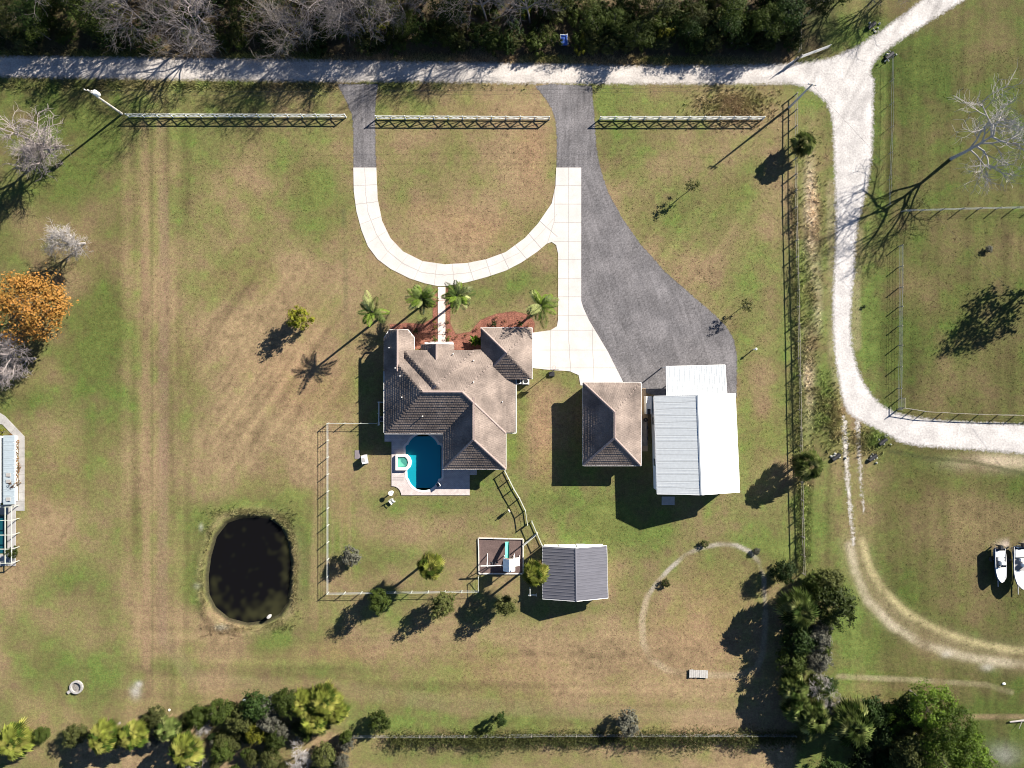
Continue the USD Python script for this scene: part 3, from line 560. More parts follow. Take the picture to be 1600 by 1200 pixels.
# small enclosure at the west wall
pe = thing('equipment_screen', 'low white panelled screen against the west wall of the house', 'screen')
for a, b in (((591, 628.5), (601, 628.5)), ((591, 628.5), (591, 664)),):
    MB().bar((*W2(*a, 1.2), .62), (*W2(*b, 1.2), .62), .06, 1.1).build('panel', white, pe)
for a in ((591, 628.5), (591, 646), (591, 664)): MB().bar((*W2(*a, 1.2), 0), (*W2(*a, 1.2), 1.3), .12, .12).build('post', white, pe)
def ac_unit(px, py, label, rz=0):
    t = thing('air_conditioner', label, 'air conditioner', (*W2(px, py, .8), 0), rz)
    MB().box((0, 0, .06), (1.0, 1.0, .12)).build('pad', old_concrete, t)
    MB().box((0, 0, .50), (.8, .8, .76)).build('cabinet', white, t)
    MB().lathe([(.02, .90), (.3, .90), (.32, .885)], 14).build('fan_grille', black, t)
ac_unit(821.5, 595.5, 'white air conditioner unit in the sun just below the garage corner of the house')
ac_unit(809.5, 595.5, 'grey-looking air conditioner unit in the shade of the house eave', .1)
t = thing('air_conditioner', 'air conditioner inside the white screen at the west wall', 'air conditioner', (*W2(597, 655, .6), 0))
MB().box((0, 0, .42), (.7, .7, .8)).build('cabinet', old_concrete, t); MB().lathe([(.02, .83), (.26, .83)], 12).build('fan_grille', black, t)

# the detached garage
g0 = thing('garage', 'detached square garage with brown hipped tile roof left of the white barn', 'garage')
gs = hip(911.5, 598, 1001, 727, E0); tile_roof(g0, gs, 9)
gf = poly([(917, 603), (996, 603), (996, 722), (917, 722)], 2.8); MB().prism(gf.difference(gf.buffer(-.2, join_style=2)), 0, E0 - .12).build('wall', stucco, g0)
eave_board(g0, [W2(911, 727.5, ze), W2(911, 597.5, ze), W2(1001.6, 597.5, ze), W2(1001.6, 727.5, ze), W2(911, 727.5, ze)], ze)
for x in (935, 975): MB().bar((*W2(x - 15, 603, 2.8), 1.15), (*W2(x + 15, 603, 2.8), 1.15), .3, 2.2).build('garage_door', white, g0)

# metal buildings
def panel(parent, a, b, c, d, mat, ribs=3, rh=.035, name='roof_panel'):
    """One ribbed sheet: a-b along the eave, d-c along the ridge."""
    a, b, c, d = (np.asarray(p, float) for p in (a, b, c, d)); mb = MB(); nrm = np.cross(b - a, d - a); nrm /= np.linalg.norm(nrm)
    if nrm[2] < 0: nrm = -nrm
    mb.add([a, b, c, d, a - nrm * .02, b - nrm * .02, c - nrm * .02, d - nrm * .02], [[0, 1, 2, 3], [7, 6, 5, 4], [0, 4, 5, 1], [2, 6, 7, 3]])
    for k in range(ribs):
        u0, u1, u2, u3 = ((k + .5) / ribs + o / np.linalg.norm(b - a) for o in (-.035, -.015, .015, .035))
        V = []
        for p, q in ((a, b), (d, c)):
            V += [p + (q - p) * u0 + nrm * .001, p + (q - p) * u1 + nrm * rh, p + (q - p) * u2 + nrm * rh, p + (q - p) * u3 + nrm * .001]
        mb.add(V, [[0, 1, 5, 4], [1, 2, 6, 5], [2, 3, 7, 6], [0, 3, 2, 1]])
    return mb.build(name, mat, parent)
def gable(parent, NW, NE, SW, SE, eave, ridge, n, mats, wallmat, inset=.35, trim=white, ribs=3, rh=.035):
    """Gable roof over four true eave corners; the ridge runs north-south; n sheets to each slope."""
    NW, NE, SW, SE = (np.array(p, float) for p in (NW, NE, SW, SE)); RN, RS = (NW + NE) / 2, (SW + SE) / 2
    z = lambda p, h: np.array([p[0], p[1], h])
    for side, (N, S_) in enumerate(((NW, SW), (NE, SE))):
        for k in range(n):
            u0, u1 = k / n + .001, (k + 1) / n - .001
            panel(parent, z(N + (S_ - N) * u0, eave), z(N + (S_ - N) * u1, eave), z(RN + (RS - RN) * u1, ridge), z(RN + (RS - RN) * u0, ridge), mats[side], ribs, rh)
        MB().bar(z(N, eave - .09), z(S_, eave - .09), .08, .16).build('gutter', trim, parent)
    for R_, a, b in ((RN, NW, NE), (RS, SW, SE)):
        for e in (a, b): MB().bar(z(e, eave - .07), z(R_, ridge - .07), .07, .16).build('rake_trim', trim, parent)
    MB().add([z(RN + (NW - RN) * .03, ridge - .0), z(RN, ridge + .07), z(RN + (NE - RN) * .03, ridge - .0), z(RS + (SW - RS) * .03, ridge - .0), z(RS, ridge + .07), z(RS + (SE - RS) * .03, ridge - .0)], [[0, 1, 4, 3], [1, 2, 5, 4]]).build('ridge_cap', mats[0], parent)
    c = (NW + NE + SW + SE) / 4; shrink = lambda p: p + (c - p) / np.linalg.norm(c - p) * inset * 1.4
    a, b, c2, d = shrink(NW), shrink(NE), shrink(SE), shrink(SW)
    mb = MB(); t_ = (ridge - eave) * .1
    mb.add([z(a, 0), z(b, 0), z(c2, 0), z(d, 0), z(a, eave - .03), z(b, eave - .03), z(c2, eave - .03), z(d, eave - .03), z((a + b) / 2, ridge - .12), z((c2 + d) / 2, ridge - .12)],
           [[3, 0, 4, 7], [1, 2, 6, 5], [0, 1, 5, 4], [2, 3, 7, 6]])
    mb.f.append(np.array([[4, 5, 8], [6, 7, 9]])); mb.build('wall', wallmat, parent)
    return a, b, c2, d
barn = thing('metal_barn', 'large white metal barn with ribbed gable roof behind the open carport', 'barn')
be_, br_ = 3.5, 5.05
q = gable(barn, W2(1022, 619, be_), W2(1149, 615, be_), W2(1027, 772, be_), W2(1156, 769, be_), be_, br_, 15, (barn_white, barn_white), white, .25, ribs=2, rh=.010)
for u in (.25, .7):
    p = np.array(q[3]) * u + np.array(q[0]) * (1 - u); w_ = MB().box((p[0] - .03, p[1], 1.5), (.10, 1.1, .9)).build('window', offwhite, barn); MB().box((p[0] - .06, p[1], 1.5), (.10, .95, .75)).build('pane', glass, w_)
cp = thing('carport', 'flat white lean-to carport over the asphalt at the barn front', 'carport')
ce = 3.0
c0, c1, c2, c3 = (np.array(W2(*p, ce)) for p in ((1041, 572.5), (1133, 570), (1135, 617.5), (1041, 620)))
for k in range(8):
    u0, u1 = k / 8 + .001, (k + 1) / 8 - .001
    panel(cp, (*(c0 + (c1 - c0) * u0), ce), (*(c0 + (c1 - c0) * u1), ce), (*(c3 + (c2 - c3) * u1), ce + .28), (*(c3 + (c2 - c3) * u0), ce + .28), barn_white)
for a, b, za, zb in ((c0, c1, ce, ce), (c0, c3, ce, ce + .28), (c1, c2, ce, ce + .28)): MB().bar((*a, za - .1), (*b, zb - .1), .08, .18).build('edge_beam', white, cp)
for p in (c0, (c0 + c1) / 2, c1): MB().bar((*(p + (0.08, -.08)), 0), (*(p + (.08, -.08)), ce - .15), .12, .12).build('post', white, cp)
shed = thing('metal_shed', 'charcoal ribbed-roof metal shed beside the playground', 'shed')
q = gable(shed, W2(847.5, 853.5, 2.1), W2(948, 852.5, 2.1), W2(848, 936, 2.1), W2(950, 934.5, 2.1), 2.1, 3.35, 8, (shed_metal, shed_metal), white, .28, white, 2, .045)
for u, w in ((.3, .9), (.62, 1.2)):
    p = np.array(q[0]) * (1 - u) + np.array(q[1]) * u; MB().box((p[0], p[1] + .02, 1.0), (w, .08, 1.9)).build('door', offwhite, shed)
cab = thing('utility_cabinet', 'flat white cabinet with a black square vent against the barn side wall', 'cabinet')
MB().box((*W2(1014, 633, 1.6), .8), (.75, 2.4, 1.6)).build('cabinet_body', white, cab); MB().box((*W2(1014, 643, 1.63), 1.61), (.45, .7, .04)).build('vent', black, cab)
pad = MB().prism(poly([(999, 607), (1009, 607), (1012, 645), (1012, 705), (999, 705)]), -.02, .03).build('walkway_pad', sheetmat('tan_soil', (.34, .24, .14), (.44, .33, .21), .3, 6.0, .6, .95, 0, 1, .02) if False else M('sandy_pad', (.38, .28, .18), .9, .2, .6, .15, 10)); tag(pad, kind='structure')
tr = thing('flat_trailer', 'narrow grey plank-deck trailer with a spare wheel between garage and barn', 'trailer')
for k in range(6):
    MB().box((*W2(1002.6 + k * 1.45, 676, .6), .6), (.115, 3.6, .05)).build('plank', grey_wood, tr)
MB().box((*W2(1006.4, 676, .5), .5), (.9, 3.5, .12)).build('frame', darkmetal, tr)
MB().lathe([(.10, .68), (.2, .72), (.3, .70), (.3, .64), (.1, .63)], 16, (*W2(1009, 656, .7), 0)).build('spare_wheel', rubber, tr)
for yy in (668, 685):
    for xx in (1001.5, 1011.4): MB().tm(trimesh.creation.cylinder(.26, .14, 14, transform=trimesh.transformations.translation_matrix((*W2(xx, yy, .3), .27)) @ trimesh.transformations.rotation_matrix(math.pi / 2, [0, 1, 0]))).build('wheel', rubber, tr)
for k, (x0, y0, x1, y1) in enumerate(((1034, 776, 1054, 789),)):
    tag(MB().prism(poly([(x0, y0), (x1, y0), (x1, y1), (x0, y1)]), -.02, .06).build('concrete_pad', old_concrete), kind='structure')

# ------------------------------------------------------------------ pool
deck = unary_union([poly(p) for p in ([(601, 674), (613, 674), (613, 690), (601, 690)], [(612, 672), (734, 672), (734, 773.5), (612, 773.5)], [(730, 730), (745, 730), (745, 742), (730, 742)])])
deck = deck.difference(Point(*W2(613, 773.5)).buffer(14 * S))
lob = lambda x, y, r: Point(*W2(x, y)).buffer(r * S)
pool = unary_union([poly([(633.5, 695), (690, 695), (690, 748), (637, 748)]), lob(661, 703, 24.5), lob(662, 742, 24)]).buffer(-.35).buffer(.35)
spa_out = unary_union([poly([(619, 710), (637, 710), (642, 716), (643.5, 722), (642, 729), (637, 734), (619, 734)])])
spa_in = poly([(622, 713.5), (634, 713.5), (637.5, 717), (638.5, 722), (637.5, 727), (634, 730), (622, 730)])
pool = pool.difference(spa_out)
dk_mat = usdkit.material(stage, '/World/Looks/deck_pavers', {
    'g': ('geometry', {}), 'b': ('brick_texture', dict(color1=(.46, .41, .39), color2=(.41, .36, .345), mortar=(.28, .235, .225), scale=1.0, mortar_size=.012, brick_width=.30, row_height=.15, bias=.0)),
    'n': ('noise_texture', dict(scale=2.0, detail=3.0)), 'r': ('map_range', dict(from_min=.3, from_max=.7, to_min=.88, to_max=1.12)), 'v': ('vector_math', dict(math_type='scale')), 'p': ('principled_bsdf', dict(roughness=.8, specular_ior_level=.2))},
    [('g.position', 'b.vector'), ('g.position', 'n.vector'), ('n.fac', 'r.value'), ('b.color', 'v.vector1'), ('r.result', 'v.scale'), ('v.vector', 'p.base_color')], surface='p.BSDF')
sp = thing('swimming_pool', 'blue free-form swimming pool with a raised round spa on its paved deck', 'swimming pool')
MB().prism(deck.difference(unary_union([pool, spa_out]).buffer(.01)), -.1, .10).build('deck', dk_mat, sp)
MB().prism(pool.buffer(.30).difference(unary_union([pool, spa_out]).buffer(.012)).intersection(deck.buffer(-.01)), .02, .125).build('coping', M('coping', (.62, .56, .52), .7, .08), sp)
MB().prism(pool.buffer(.06).difference(pool), -1.3, .08).build('basin_wall', M('pool_plaster', (.35, .62, .66), .6, .05), sp)
MB().prism(pool, -1.4, -1.3).build('basin_floor', M('pool_floor', (.10, .36, .46), .6, .1, .3), sp)
pw = usdkit.material(stage, '/World/Looks/pool_water', {'p': ('principled_bsdf', dict(base_color=(.006, .23, .30), roughness=.04, specular_ior_level=.4)), 't': ('transparent_bsdf', dict(color=(.30, .80, .90))), 'x': ('mix_closure', dict(fac=.90)),
    'g': ('geometry', {}), 'n': ('noise_texture', dict(scale=2.2, detail=3.0)), 'b': ('bump', dict(strength=.25, distance=.03))}, [('g.position', 'n.vector'), ('n.fac', 'b.height'), ('b.normal', 'p.normal'), ('t.BSDF', 'x.closure1'), ('p.BSDF', 'x.closure2')], surface='x.closure')
MB().add(*(lambda m: (np.c_[m.vertices[:, :2], np.full(len(m.vertices), .0)], m.faces))(trimesh.Trimesh(*trimesh.creation.triangulate_polygon(pool.buffer(.03), engine='earcut') and (lambda vf: (np.c_[vf[0], np.zeros(len(vf[0]))], vf[1]))(trimesh.creation.triangulate_polygon(pool.buffer(.03), engine='earcut')), process=False))).build('water', pw, sp)
spa_wall = MB().prism(spa_out.difference(spa_in), -.2, .50).build('spa_wall', M('spa_stone', (.70, .66, .62), .7, .06), sp)
MB().prism(spa_in, -.6, -.5).build('spa_floor', M('spa_floor', (.30, .62, .52), .6, .05), sp)
sw = usdkit.material(stage, '/World/Looks/spa_water', {'p': ('principled_bsdf', dict(base_color=(.10, .42, .34), roughness=.05)), 't': ('transparent_bsdf', dict(color=(.55, .9, .8))), 'x': ('mix_closure', dict(fac=.45))}, [('t.BSDF', 'x.closure1'), ('p.BSDF', 'x.closure2')], surface='x.closure')
vf = trimesh.creation.triangulate_polygon(spa_in.buffer(.02), engine='earcut'); MB().add(np.c_[vf[0], np.full(len(vf[0]), .38)], vf[1]).build('spa_water', sw, sp)
MB().prism(poly([(623, 719), (633, 728), (623, 729)]).union(poly([(622.5, 714), (626, 714), (626, 729), (622.5, 729)])), -.5, .2).build('spa_bench', M('spa_bench', (.62, .70, .62), .6, .05), sp)
for y in (696.5, 699.5): MB().prism(poly([(613.5, y), (631, y), (631, y + .9), (613.5, y + .9)]), .09, .106).build('step_edge', offwhite, sp)
for y in (746.2, 749.4): MB().prism(poly([(613.5, y), (631, y), (631, y + .7), (613.5, y + .7)]), .09, .104).build('deck_drain', M('drain_grey', (.12, .12, .12), .8, .1) if y < 747 else '/World/Looks/drain_grey', sp)
pc = thing('pool_chair', 'small white patio chair on the deck at the lower right pool curve', 'chair', (*W2(685, 757, .4), .10), .5)
for x in (-.2, .2):
    for y in (-.2, .2): MB().bar((x, y, 0), (x, y, .42), .04, .04).build('leg', white, pc)
MB().box((0, 0, .44), (.5, .5, .05)).build('seat', darkmetal, pc); MB().box((.24, 0, .7), (.05, .5, .5)).build('backrest', white, pc)
MB().bar((-.22, .27, .62), (.22, .27, .62), .05, .04).build('armrest', white, pc); MB().bar((-.22, -.27, .62), (.22, -.27, .62), .05, .04).build('armrest', white, pc)
MB().tube([(*W2(663, 741, .05), .0), (*W2(663.5, 741, .05), .06)], .09, 8) and None

# ------------------------------------------------------------------ fences
def fence(name, label, pts, gap, h, mat, pw_=.10, rails=(), rw=(.04, .12), cross=False, wires=(), wmat=None, cat='fence', group=None, brace_ends=False):
    t = thing(name, label, cat, group=group); V_ = [np.array(W2(*p)) for p in pts]; P = [V_[0]]
    for a, b in zip(V_, V_[1:]):
        n = max(1, round(np.linalg.norm(b - a) / gap)); P += [a + (b - a) * k / n for k in range(1, n + 1)]
    rng = random.Random(len(label))
    for p in P:
        hh = h + rng.uniform(-.03, .05)
        MB().bar((*p, -.1), (*p, hh), pw_, pw_).build('post', mat, t)
    for a, b in zip(P, P[1:]):
        for r in rails: MB().bar((*a, r), (*b, r), *rw).build('rail', mat, t)
        if cross:
            MB().bar((*a, .22), (*b, h - .18), rw[0], .09).build('cross_brace', mat, t); MB().bar((*a, h - .18), (*b, .22), rw[0] * .6, .09).build('cross_brace', mat, t)
    for wz in wires: MB().tube([(*p, wz) for p in P], .012, 4, False).build('wire', wmat or galv, t)
    if brace_ends:
        for a, b in ((P[0], P[1]), (P[-1], P[-2])): MB().bar((*a, .9), (*b, .25), .05, .05).build('corner_brace', mat, t)
    return t
fence('crossbuck_fence', 'white crossbuck fence at the left along the road, ending at the left driveway', [(203, 183), (541, 183.5)], 1.98, 1.2, offwhite, .13, (.2, 1.12), (.06, .13), True)
fence('crossbuck_fence', 'white crossbuck fence along the road between the two driveways', [(589, 186), (858, 187)], 1.98, 1.2, offwhite, .13, (.2, 1.12), (.06, .13), True)
fence('crossbuck_fence', 'white crossbuck fence along the road, right of the wide asphalt driveway', [(937, 187), (1191, 187)], 1.98, 1.2, offwhite, .13, (.2, 1.12), (.06, .13), True)
fence('yard_fence', 'thin white yard fence with wire mesh left of and below the pool', [(590, 661), (514, 661), (514, 925), (748, 922), (748, 900)], 2.32, 1.15, fence_grey, .09, (1.08,), (.035, .05), False, (.3, .6, .85), brace_ends=True)
fence('yard_fence', 'white rail fence slanting from the house corner down to the shed', [(789, 735), (803, 763), (812, 778), (821, 797), (824, 818)], 1.6, 1.15, fence_grey, .11, (.25, 1.08), (.06, .09), False, (.6,))
fence('yard_fence', 'short white fence stretch ending at the corner of the charcoal shed', [(831, 814), (847, 851)], 1.7, 1.15, fence_grey, .11, (.25, 1.08), (.06, .09))
gt = thing('yard_gate', 'short white gate panel slanting between playground border and fence', 'gate')
a, b = W2(817, 851), W2(839, 832)
for z_ in (.2, .65, 1.1): MB().bar((*a, z_), (*b, z_), .05, .09).build('rail', offwhite, gt)
for p in (a, b): MB().bar((*p, 0), (*p, 1.25), .12, .12).build('post', offwhite, gt)
sg = thing('side_gate', 'small white rail frame in the shade under the palm beside the shed', 'gate')
for a, b in (((828, 918), (828, 927)), ((825, 927), (838, 927.5))):
    for z_ in (.5, 1.0): MB().bar((*W2(*a), z_), (*W2(*b), z_), .06, .09).build('rail', offwhite, sg)
for a in ((828, 918), (828, 927), (838, 927.5)): MB().bar((*W2(*a), 0), (*W2(*a), 1.15), .1, .1).build('post', offwhite, sg)
fence('board_fence', 'grey weathered board fence along the right property edge, partly overgrown', [(1241, 150), (1240, 300), (1244, 480), (1247, 640), (1250, 780), (1253, 895)], 2.35, 1.2, grey_wood, .12, (.55, 1.1), (.035, .10))
fence('pasture_fence', 'wire pasture fence with grey posts right of the white shell road', [(1404, 385), (1404, 450), (1403, 540), (1402, 640), (1405, 638)], 2.62, 1.2, grey_wood, .09, (), (.05, .05), False, (.3, .6, .9, 1.1))
fence('pasture_fence', 'wire pasture fence crossing the right fields below the tall bare tree', [(1408, 331), (1500, 328), (1640, 325)], 2.55, 1.2, grey_wood, .09, (), (.05, .05), False, (.3, .6, .9, 1.1))
fence('pasture_fence', 'pasture fence with a pale top rail just above the curving shell road', [(1407, 622), (1407, 637), (1445, 643), (1500, 646), (1560, 648), (1640, 649)], 2.2, 1.15, grey_wood, .09, (1.1,), (.05, .08), False, (.4, .75))
fence('line_fence', 'thin wire fence line along the lower property edge above the hedge', [(552, 1148), (900, 1146), (1240, 1146)], 3.0, 1.0, grey_wood, .08, (), (.05, .05), False, (.3, .6, .9))
fence('ditch_fence', 'thin wire fence running down the green verge right of the road fork', [(1391, 92), (1390, 200), (1386, 322)], 3.2, 1.0, grey_wood, .06, (), (.05, .05), False, (.5, .9))
fence('wood_fence', 'short weathered fence running into the woods at the upper right', [(1247, 82), (1247, 45), (1248, 5)], 2.0, 1.1, grey_wood, .09, (.5, 1.0), (.04, .10))
def tube_gate(px, py, qx, qy, label):
    t = thing('farm_gate', label, 'gate'); a, b = np.array(W2(px, py)), np.array(W2(qx, qy))
    for z_ in (.25, .5, .75, 1.0, 1.2): MB().tube([(*a, z_), (*b, z_)], .03, 6).build('bar', galv, t)
    for u in (0, .5, 1): p = a + (b - a) * u; MB().tube([(*p, .2), (*p, 1.22)], .035, 6).build('upright', galv, t)
    MB().bar((*a, 0), (*a, 1.5), .16, .16).build('post', grey_wood, t)
tube_gate(1247, 93, 1293, 76, 'silver tube gate swung open on the grass above the road fork')
tube_gate(1240, 97, 1222, 109, 'silver tube gate half over the road edge at the woods corner')

# ------------------------------------------------------------------ utility poles and lines
def upole(px, py, h, label, fit=True):
    x, y = W2(px, py); t = thing('utility_pole', label, 'utility pole', (x, y, 0))
    MB().tube([(0, 0, -.3), (0, 0, h * .5), (0, 0, h)], [.16, .13, .10], 10).build('pole', pole_wood, t)
    if fit:
        MB().lathe([(.02, h - 1.75), (.27, h - 1.75), (.30, h - 1.6), (.30, h - .85), (.24, h - .75), (.02, h - .72)], 14, (.36, .1, 0)).build('transformer', white, t)
    MB().bar((-.5, .1, h - .25), (.5, -.1, h - .25), .09, .10).build('crossarm', grey_wood, t)
    for u in (-.45, .0, .45): MB().lathe([(.01, h - .2), (.06, h - .18), (.07, h - .02), (.03, h + .06), (.0, h + .07)], 8, (u, -u * .2, 0)).build('insulator', white, t)
    return np.array([x, y, h])
pA = upole(191, 178, 7.9, 'tall grey utility pole with a white transformer at the left end of the fence')
pB = upole(1233, 168, 7.6, 'tall utility pole at the upper right end of the board fence', False)
def wire(a, b, sag, label, group=None):
    u = np.linspace(0, 1, 24)[:, None]; p = a + (b - a) * u; p[:, 2] -= sag * 4 * (u * (1 - u))[:, 0]
    m = MB().tube(p, .011, 4, False).build('power_line', black); tag(m, label, 'cable', group)
for off in (0, -.25): wire(pA + (0, 0, -.1 + 5 * off), pB + (0, 0, -.1 + 5 * off), 1.0, 'thin black line strung between the two utility poles', 'lines strung between the utility poles')
wire(pB + (0, 0, -.2), np.array([*W2(1700, 640), 8.0]), 1.2, 'thin black line leaving the right-hand utility pole over the pasture')

# ------------------------------------------------------------------ plants
def leaf_cards(mb, C, Nrm, size, rng, asp=.5):
    n = len(C); r = rng.randn(n, 3); Nrm = Nrm / np.maximum(np.linalg.norm(Nrm, axis=1, keepdims=True), 1e-6)
    t = np.cross(Nrm, r); t /= np.maximum(np.linalg.norm(t, axis=1, keepdims=True), 1e-6); b = np.cross(Nrm, t)
    s = np.broadcast_to(size, (n,))[:, None]
    V = np.stack([C - t * s * .5, C + b * s * .5 * asp + Nrm * s * .08, C + t * s * .5, C - b * s * .5 * asp + Nrm * s * .08], 1).reshape(-1, 3)
    i = np.arange(n)[:, None] * 4; mb.add(V, np.vstack([i + [0, 1, 2], i + [0, 2, 3]]))
def crown(seed, R, zc, nclump, per, lsize, asp=.55, inner=.35, lobes=.35, up_=.5):
    rng = np.random.RandomState(seed); R = np.asarray(R, float); d = rng.randn(nclump, 3); d[:, 2] = d[:, 2] * .9 + .15; d /= np.linalg.norm(d, axis=1, keepdims=True)
    lob_ = 1 - lobes + 2 * lobes * meshkit.noise(d * 1.9 + seed * 7.3, seed)
    rad = (inner + (1 - inner) * rng.rand(nclump) ** .45) * lob_
    cc = d * rad[:, None] * R; cr = R.mean() * (.16 + .12 * rng.rand(nclump))
    k = rng.poisson(per, nclump) + 3; w = np.repeat(np.arange(nclump), k)
    off = rng.randn(len(w), 3) * (.55, .55, .45); C = cc[w] + off * cr[w][:, None]
    nn = off + d[w] * .5 + rng.randn(len(w), 3) * .5 + np.array([0, 0, up_])
    mb = MB(); leaf_cards(mb, C + (0, 0, zc), nn, lsize * (.6 + .8 * rng.rand(len(w))), rng, asp); return mb, cc + (0, 0, zc)
def trunk(seed, h, r, ends, lean=0.0):
    rng = np.random.RandomState(seed); mb = MB(); a = rng.rand() * 6.3
    top_ = np.array([math.cos(a) * lean, math.sin(a) * lean, h]); m_ = top_ * .5 + np.r_[rng.randn(2) * .03 * h, 0]
    mb.tube([(0, 0, -.2), m_, top_], [r, r * .75, r * .45], 7)
    for e in ends:
        s_ = top_ * rng.uniform(.45, .95); mid_ = (s_ + e) / 2 + rng.randn(3) * .06 * h; mb.tube([s_, mid_, e], [r * .35, r * .22, r * .07], 5)
    return mb
def leafy(name, seed, R, h, zc, nclump, per, lsize, mat, r=.12, **kw):
    p = proto(name); cm, cc = crown(seed, R, zc, nclump, per, lsize, **kw)
    trunk(seed, max(zc * .8, .3), r, cc[::max(1, len(cc) // 7)]).build('trunk', bark, p); cm.build('crown', G[mat], p); return p
def bare_mesh(seed, h, spread, levels=5, r0=.16, start=.3, kids=(4, 4, 4, 3, 3), up_=.35, rmin=.014, leanv=(0, 0)):
    rng = np.random.RandomState(seed); mb = MB()
    def grow(p, d, L, r, lv):
        n = 3 if lv < 3 else 2; pts = [p]; dd = d.copy()
        for k in range(n):
            dd = dd + rng.randn(3) * (.10 if lv == 0 else .20) + np.array([0, 0, .05 * up_]); dd /= np.linalg.norm(dd); pts.append(pts[-1] + dd * L / n)
        mb.tube(pts, np.linspace(r, max(r * .5, rmin * .7), n + 1), 6 if lv < 2 else 3, False)
        if lv >= levels - 1: return
        kk = kids[lv]
        for j in range(kk):
            u = rng.uniform(start if lv == 0 else .25, 1.0) if j else 1.0
            q_ = u * n; i_ = min(int(q_), n - 1); s_ = pts[i_] + (pts[i_ + 1] - pts[i_]) * (q_ - i_)
            v = rng.randn(3); v -= dd * (v @ dd); v /= np.linalg.norm(v)
            nd = dd * rng.uniform(.5, .9) + v * spread * rng.uniform(.6, 1.2) + np.array([0, 0, up_ * .3]); nd /= np.linalg.norm(nd)
            grow(s_, nd, L * rng.uniform(.48, .72), max(r * rng.uniform(.42, .58), rmin), lv + 1)
    grow(np.zeros(3), np.array([leanv[0], leanv[1], 1.0]) / np.linalg.norm([leanv[0], leanv[1], 1.0]), h * .48, r0, 0)
    return mb
def bare(name, seed, h, spread=.8, mat=None, **kw):
    p = proto(name); mb = bare_mesh(seed, h, spread, **kw)
    n0 = 3 * 12  # the first tube is the trunk
    t_ = MB(); t_.add(mb.v[0], mb.f[0]); t_.build('trunk', mat or dead_bark, p)
    b_ = MB()
    for v, f in zip(mb.v[1:], mb.f[1:]): b_.add(v, f - f.min())
    b_.build('branches', mat or dead_bark, p); return p
def frond_fan(rng, L, az, el, droop):
    """Fan leaf on its stalk: costapalmate, leaflets narrow, tips drooping."""
    mb = MB(); d = np.array([math.cos(az) * math.cos(el), math.sin(az) * math.cos(el), math.sin(el)]); side = np.array([-math.sin(az), math.cos(az), 0]); nrm = np.cross(d, side) * -1
    if nrm[2] < 0: nrm = -nrm
    pet = L * .60; base = d * pet - np.array([0, 0, droop * .1 * L]); e2 = el * .38 - .12; d = np.array([math.cos(az) * math.cos(e2), math.sin(az) * math.cos(e2), math.sin(e2)]); nrm = np.cross(d, side); nrm = nrm if nrm[2] > 0 else -nrm
    mb.add([side * -.02, side * .02, base + side * .012, base - side * .012], [[0, 1, 2, 3]])
    n = 13
    for k in range(n):
        a = (k / (n - 1) - .5) * 2 * 1.9; l_ = L * .46 * (1 - .25 * abs(a) / 1.9) * rng.uniform(.8, 1.15)
        u = d * math.cos(a) + side * math.sin(a); w = np.cross(u, nrm) * (l_ * .07)
        m_ = base + u * l_ * .55 + nrm * .03 * L; tip = base + u * l_ - np.array([0, 0, 1]) * l_ * (.12 + droop * .35)
        mb.add([base, m_ - w, tip, m_ + w], [[0, 1, 2, 3]])
    return mb
def cabbage_palm(name, seed, h, L, nf, mat, dry=4):
    p = proto(name); rng = np.random.RandomState(seed)
    MB().tube([(0, 0, -.2), (.03, 0, h * .5), (0, 0, h - .1)], [.19, .16, .19], 9).build('trunk', bark, p)
    for k in range(nf):
        u = (k + .5) / nf; el = math.radians(82 - 118 * u ** .85) + rng.randn() * .10; az = k * 2.39996 + rng.randn() * .2
        f_ = frond_fan(rng, L * rng.uniform(.85, 1.12), az, el, .4 + .8 * u); v = [x + np.array([0, 0, h]) for x in f_.v]; f_.v = v
        f_.build('frond', G['dry'] if k >= nf - dry else G[mat + ('', '_pale', '_deep', '')[(k * 7 + seed) % 4]], p)
    return p
def frond_feather(rng, L, az, el, arch):
    mb = MB(); n = 11; side = np.array([-math.sin(az), math.cos(az), 0]); pts = []; p = np.zeros(3)
    for k in range(n + 1):
        e = el - arch * (k / n) ** 1.3; pts.append(p.copy()); p = p + np.array([math.cos(az) * math.cos(e), math.sin(az) * math.cos(e), math.sin(e)]) * L / n
    mb.tube(pts, np.linspace(.035, .008, n + 1), 4, False)
    for k in range(1, 2 * n + 1):
        u = k / 2; i_ = min(int(u), n - 1); q_ = pts[i_] + (pts[i_ + 1] - pts[i_]) * (u - i_); d = pts[i_ + 1] - pts[i_]; d /= np.linalg.norm(d)
        ll = L * .23 * math.sin(math.pi * min(.15 + .8 * u / n, .97)) + .12
        for s_ in (-1, 1):
            w = d * .055; e_ = q_ + side * s_ * ll * .85 + d * ll * .45 + np.array([0, 0, -ll * rng.uniform(.15, .5)]); m_ = (q_ + e_) / 2 + np.array([0, 0, .04])
            mb.add([q_, m_ - w, e_, m_ + w], [[0, 1, 2, 3]])
    return mb
def feather_palm(name, seed, h, L, nf, mat='queen', r=.15):
    p = proto(name); rng = np.random.RandomState(seed * 7)
    MB().tube([(0, 0, -.2), (0, .02, h * .6), (0, 0, h - .2), (0, 0, h + .25)], [r * 1.2, r, r * .95, r * .6], 9).build('trunk', bark, p)
    for k in range(nf):
        u = (k + .5) / nf; f_ = frond_feather(rng, L * rng.uniform(.68, 1.15), k * 2.39996 + rng.randn() * .3, math.radians(75 - 75 * u) + rng.randn() * .08, 1.0 + .5 * u)
        f_.v = [x + np.array([0, 0, h]) for x in f_.v]; f_.build('frond', G['dry'] if k == nf - 1 - seed % 2 else G[(mat, 'palm', mat, 'palm_deep', 'palm_pale')[(k * 3 + seed) % 5]], p)
    return p
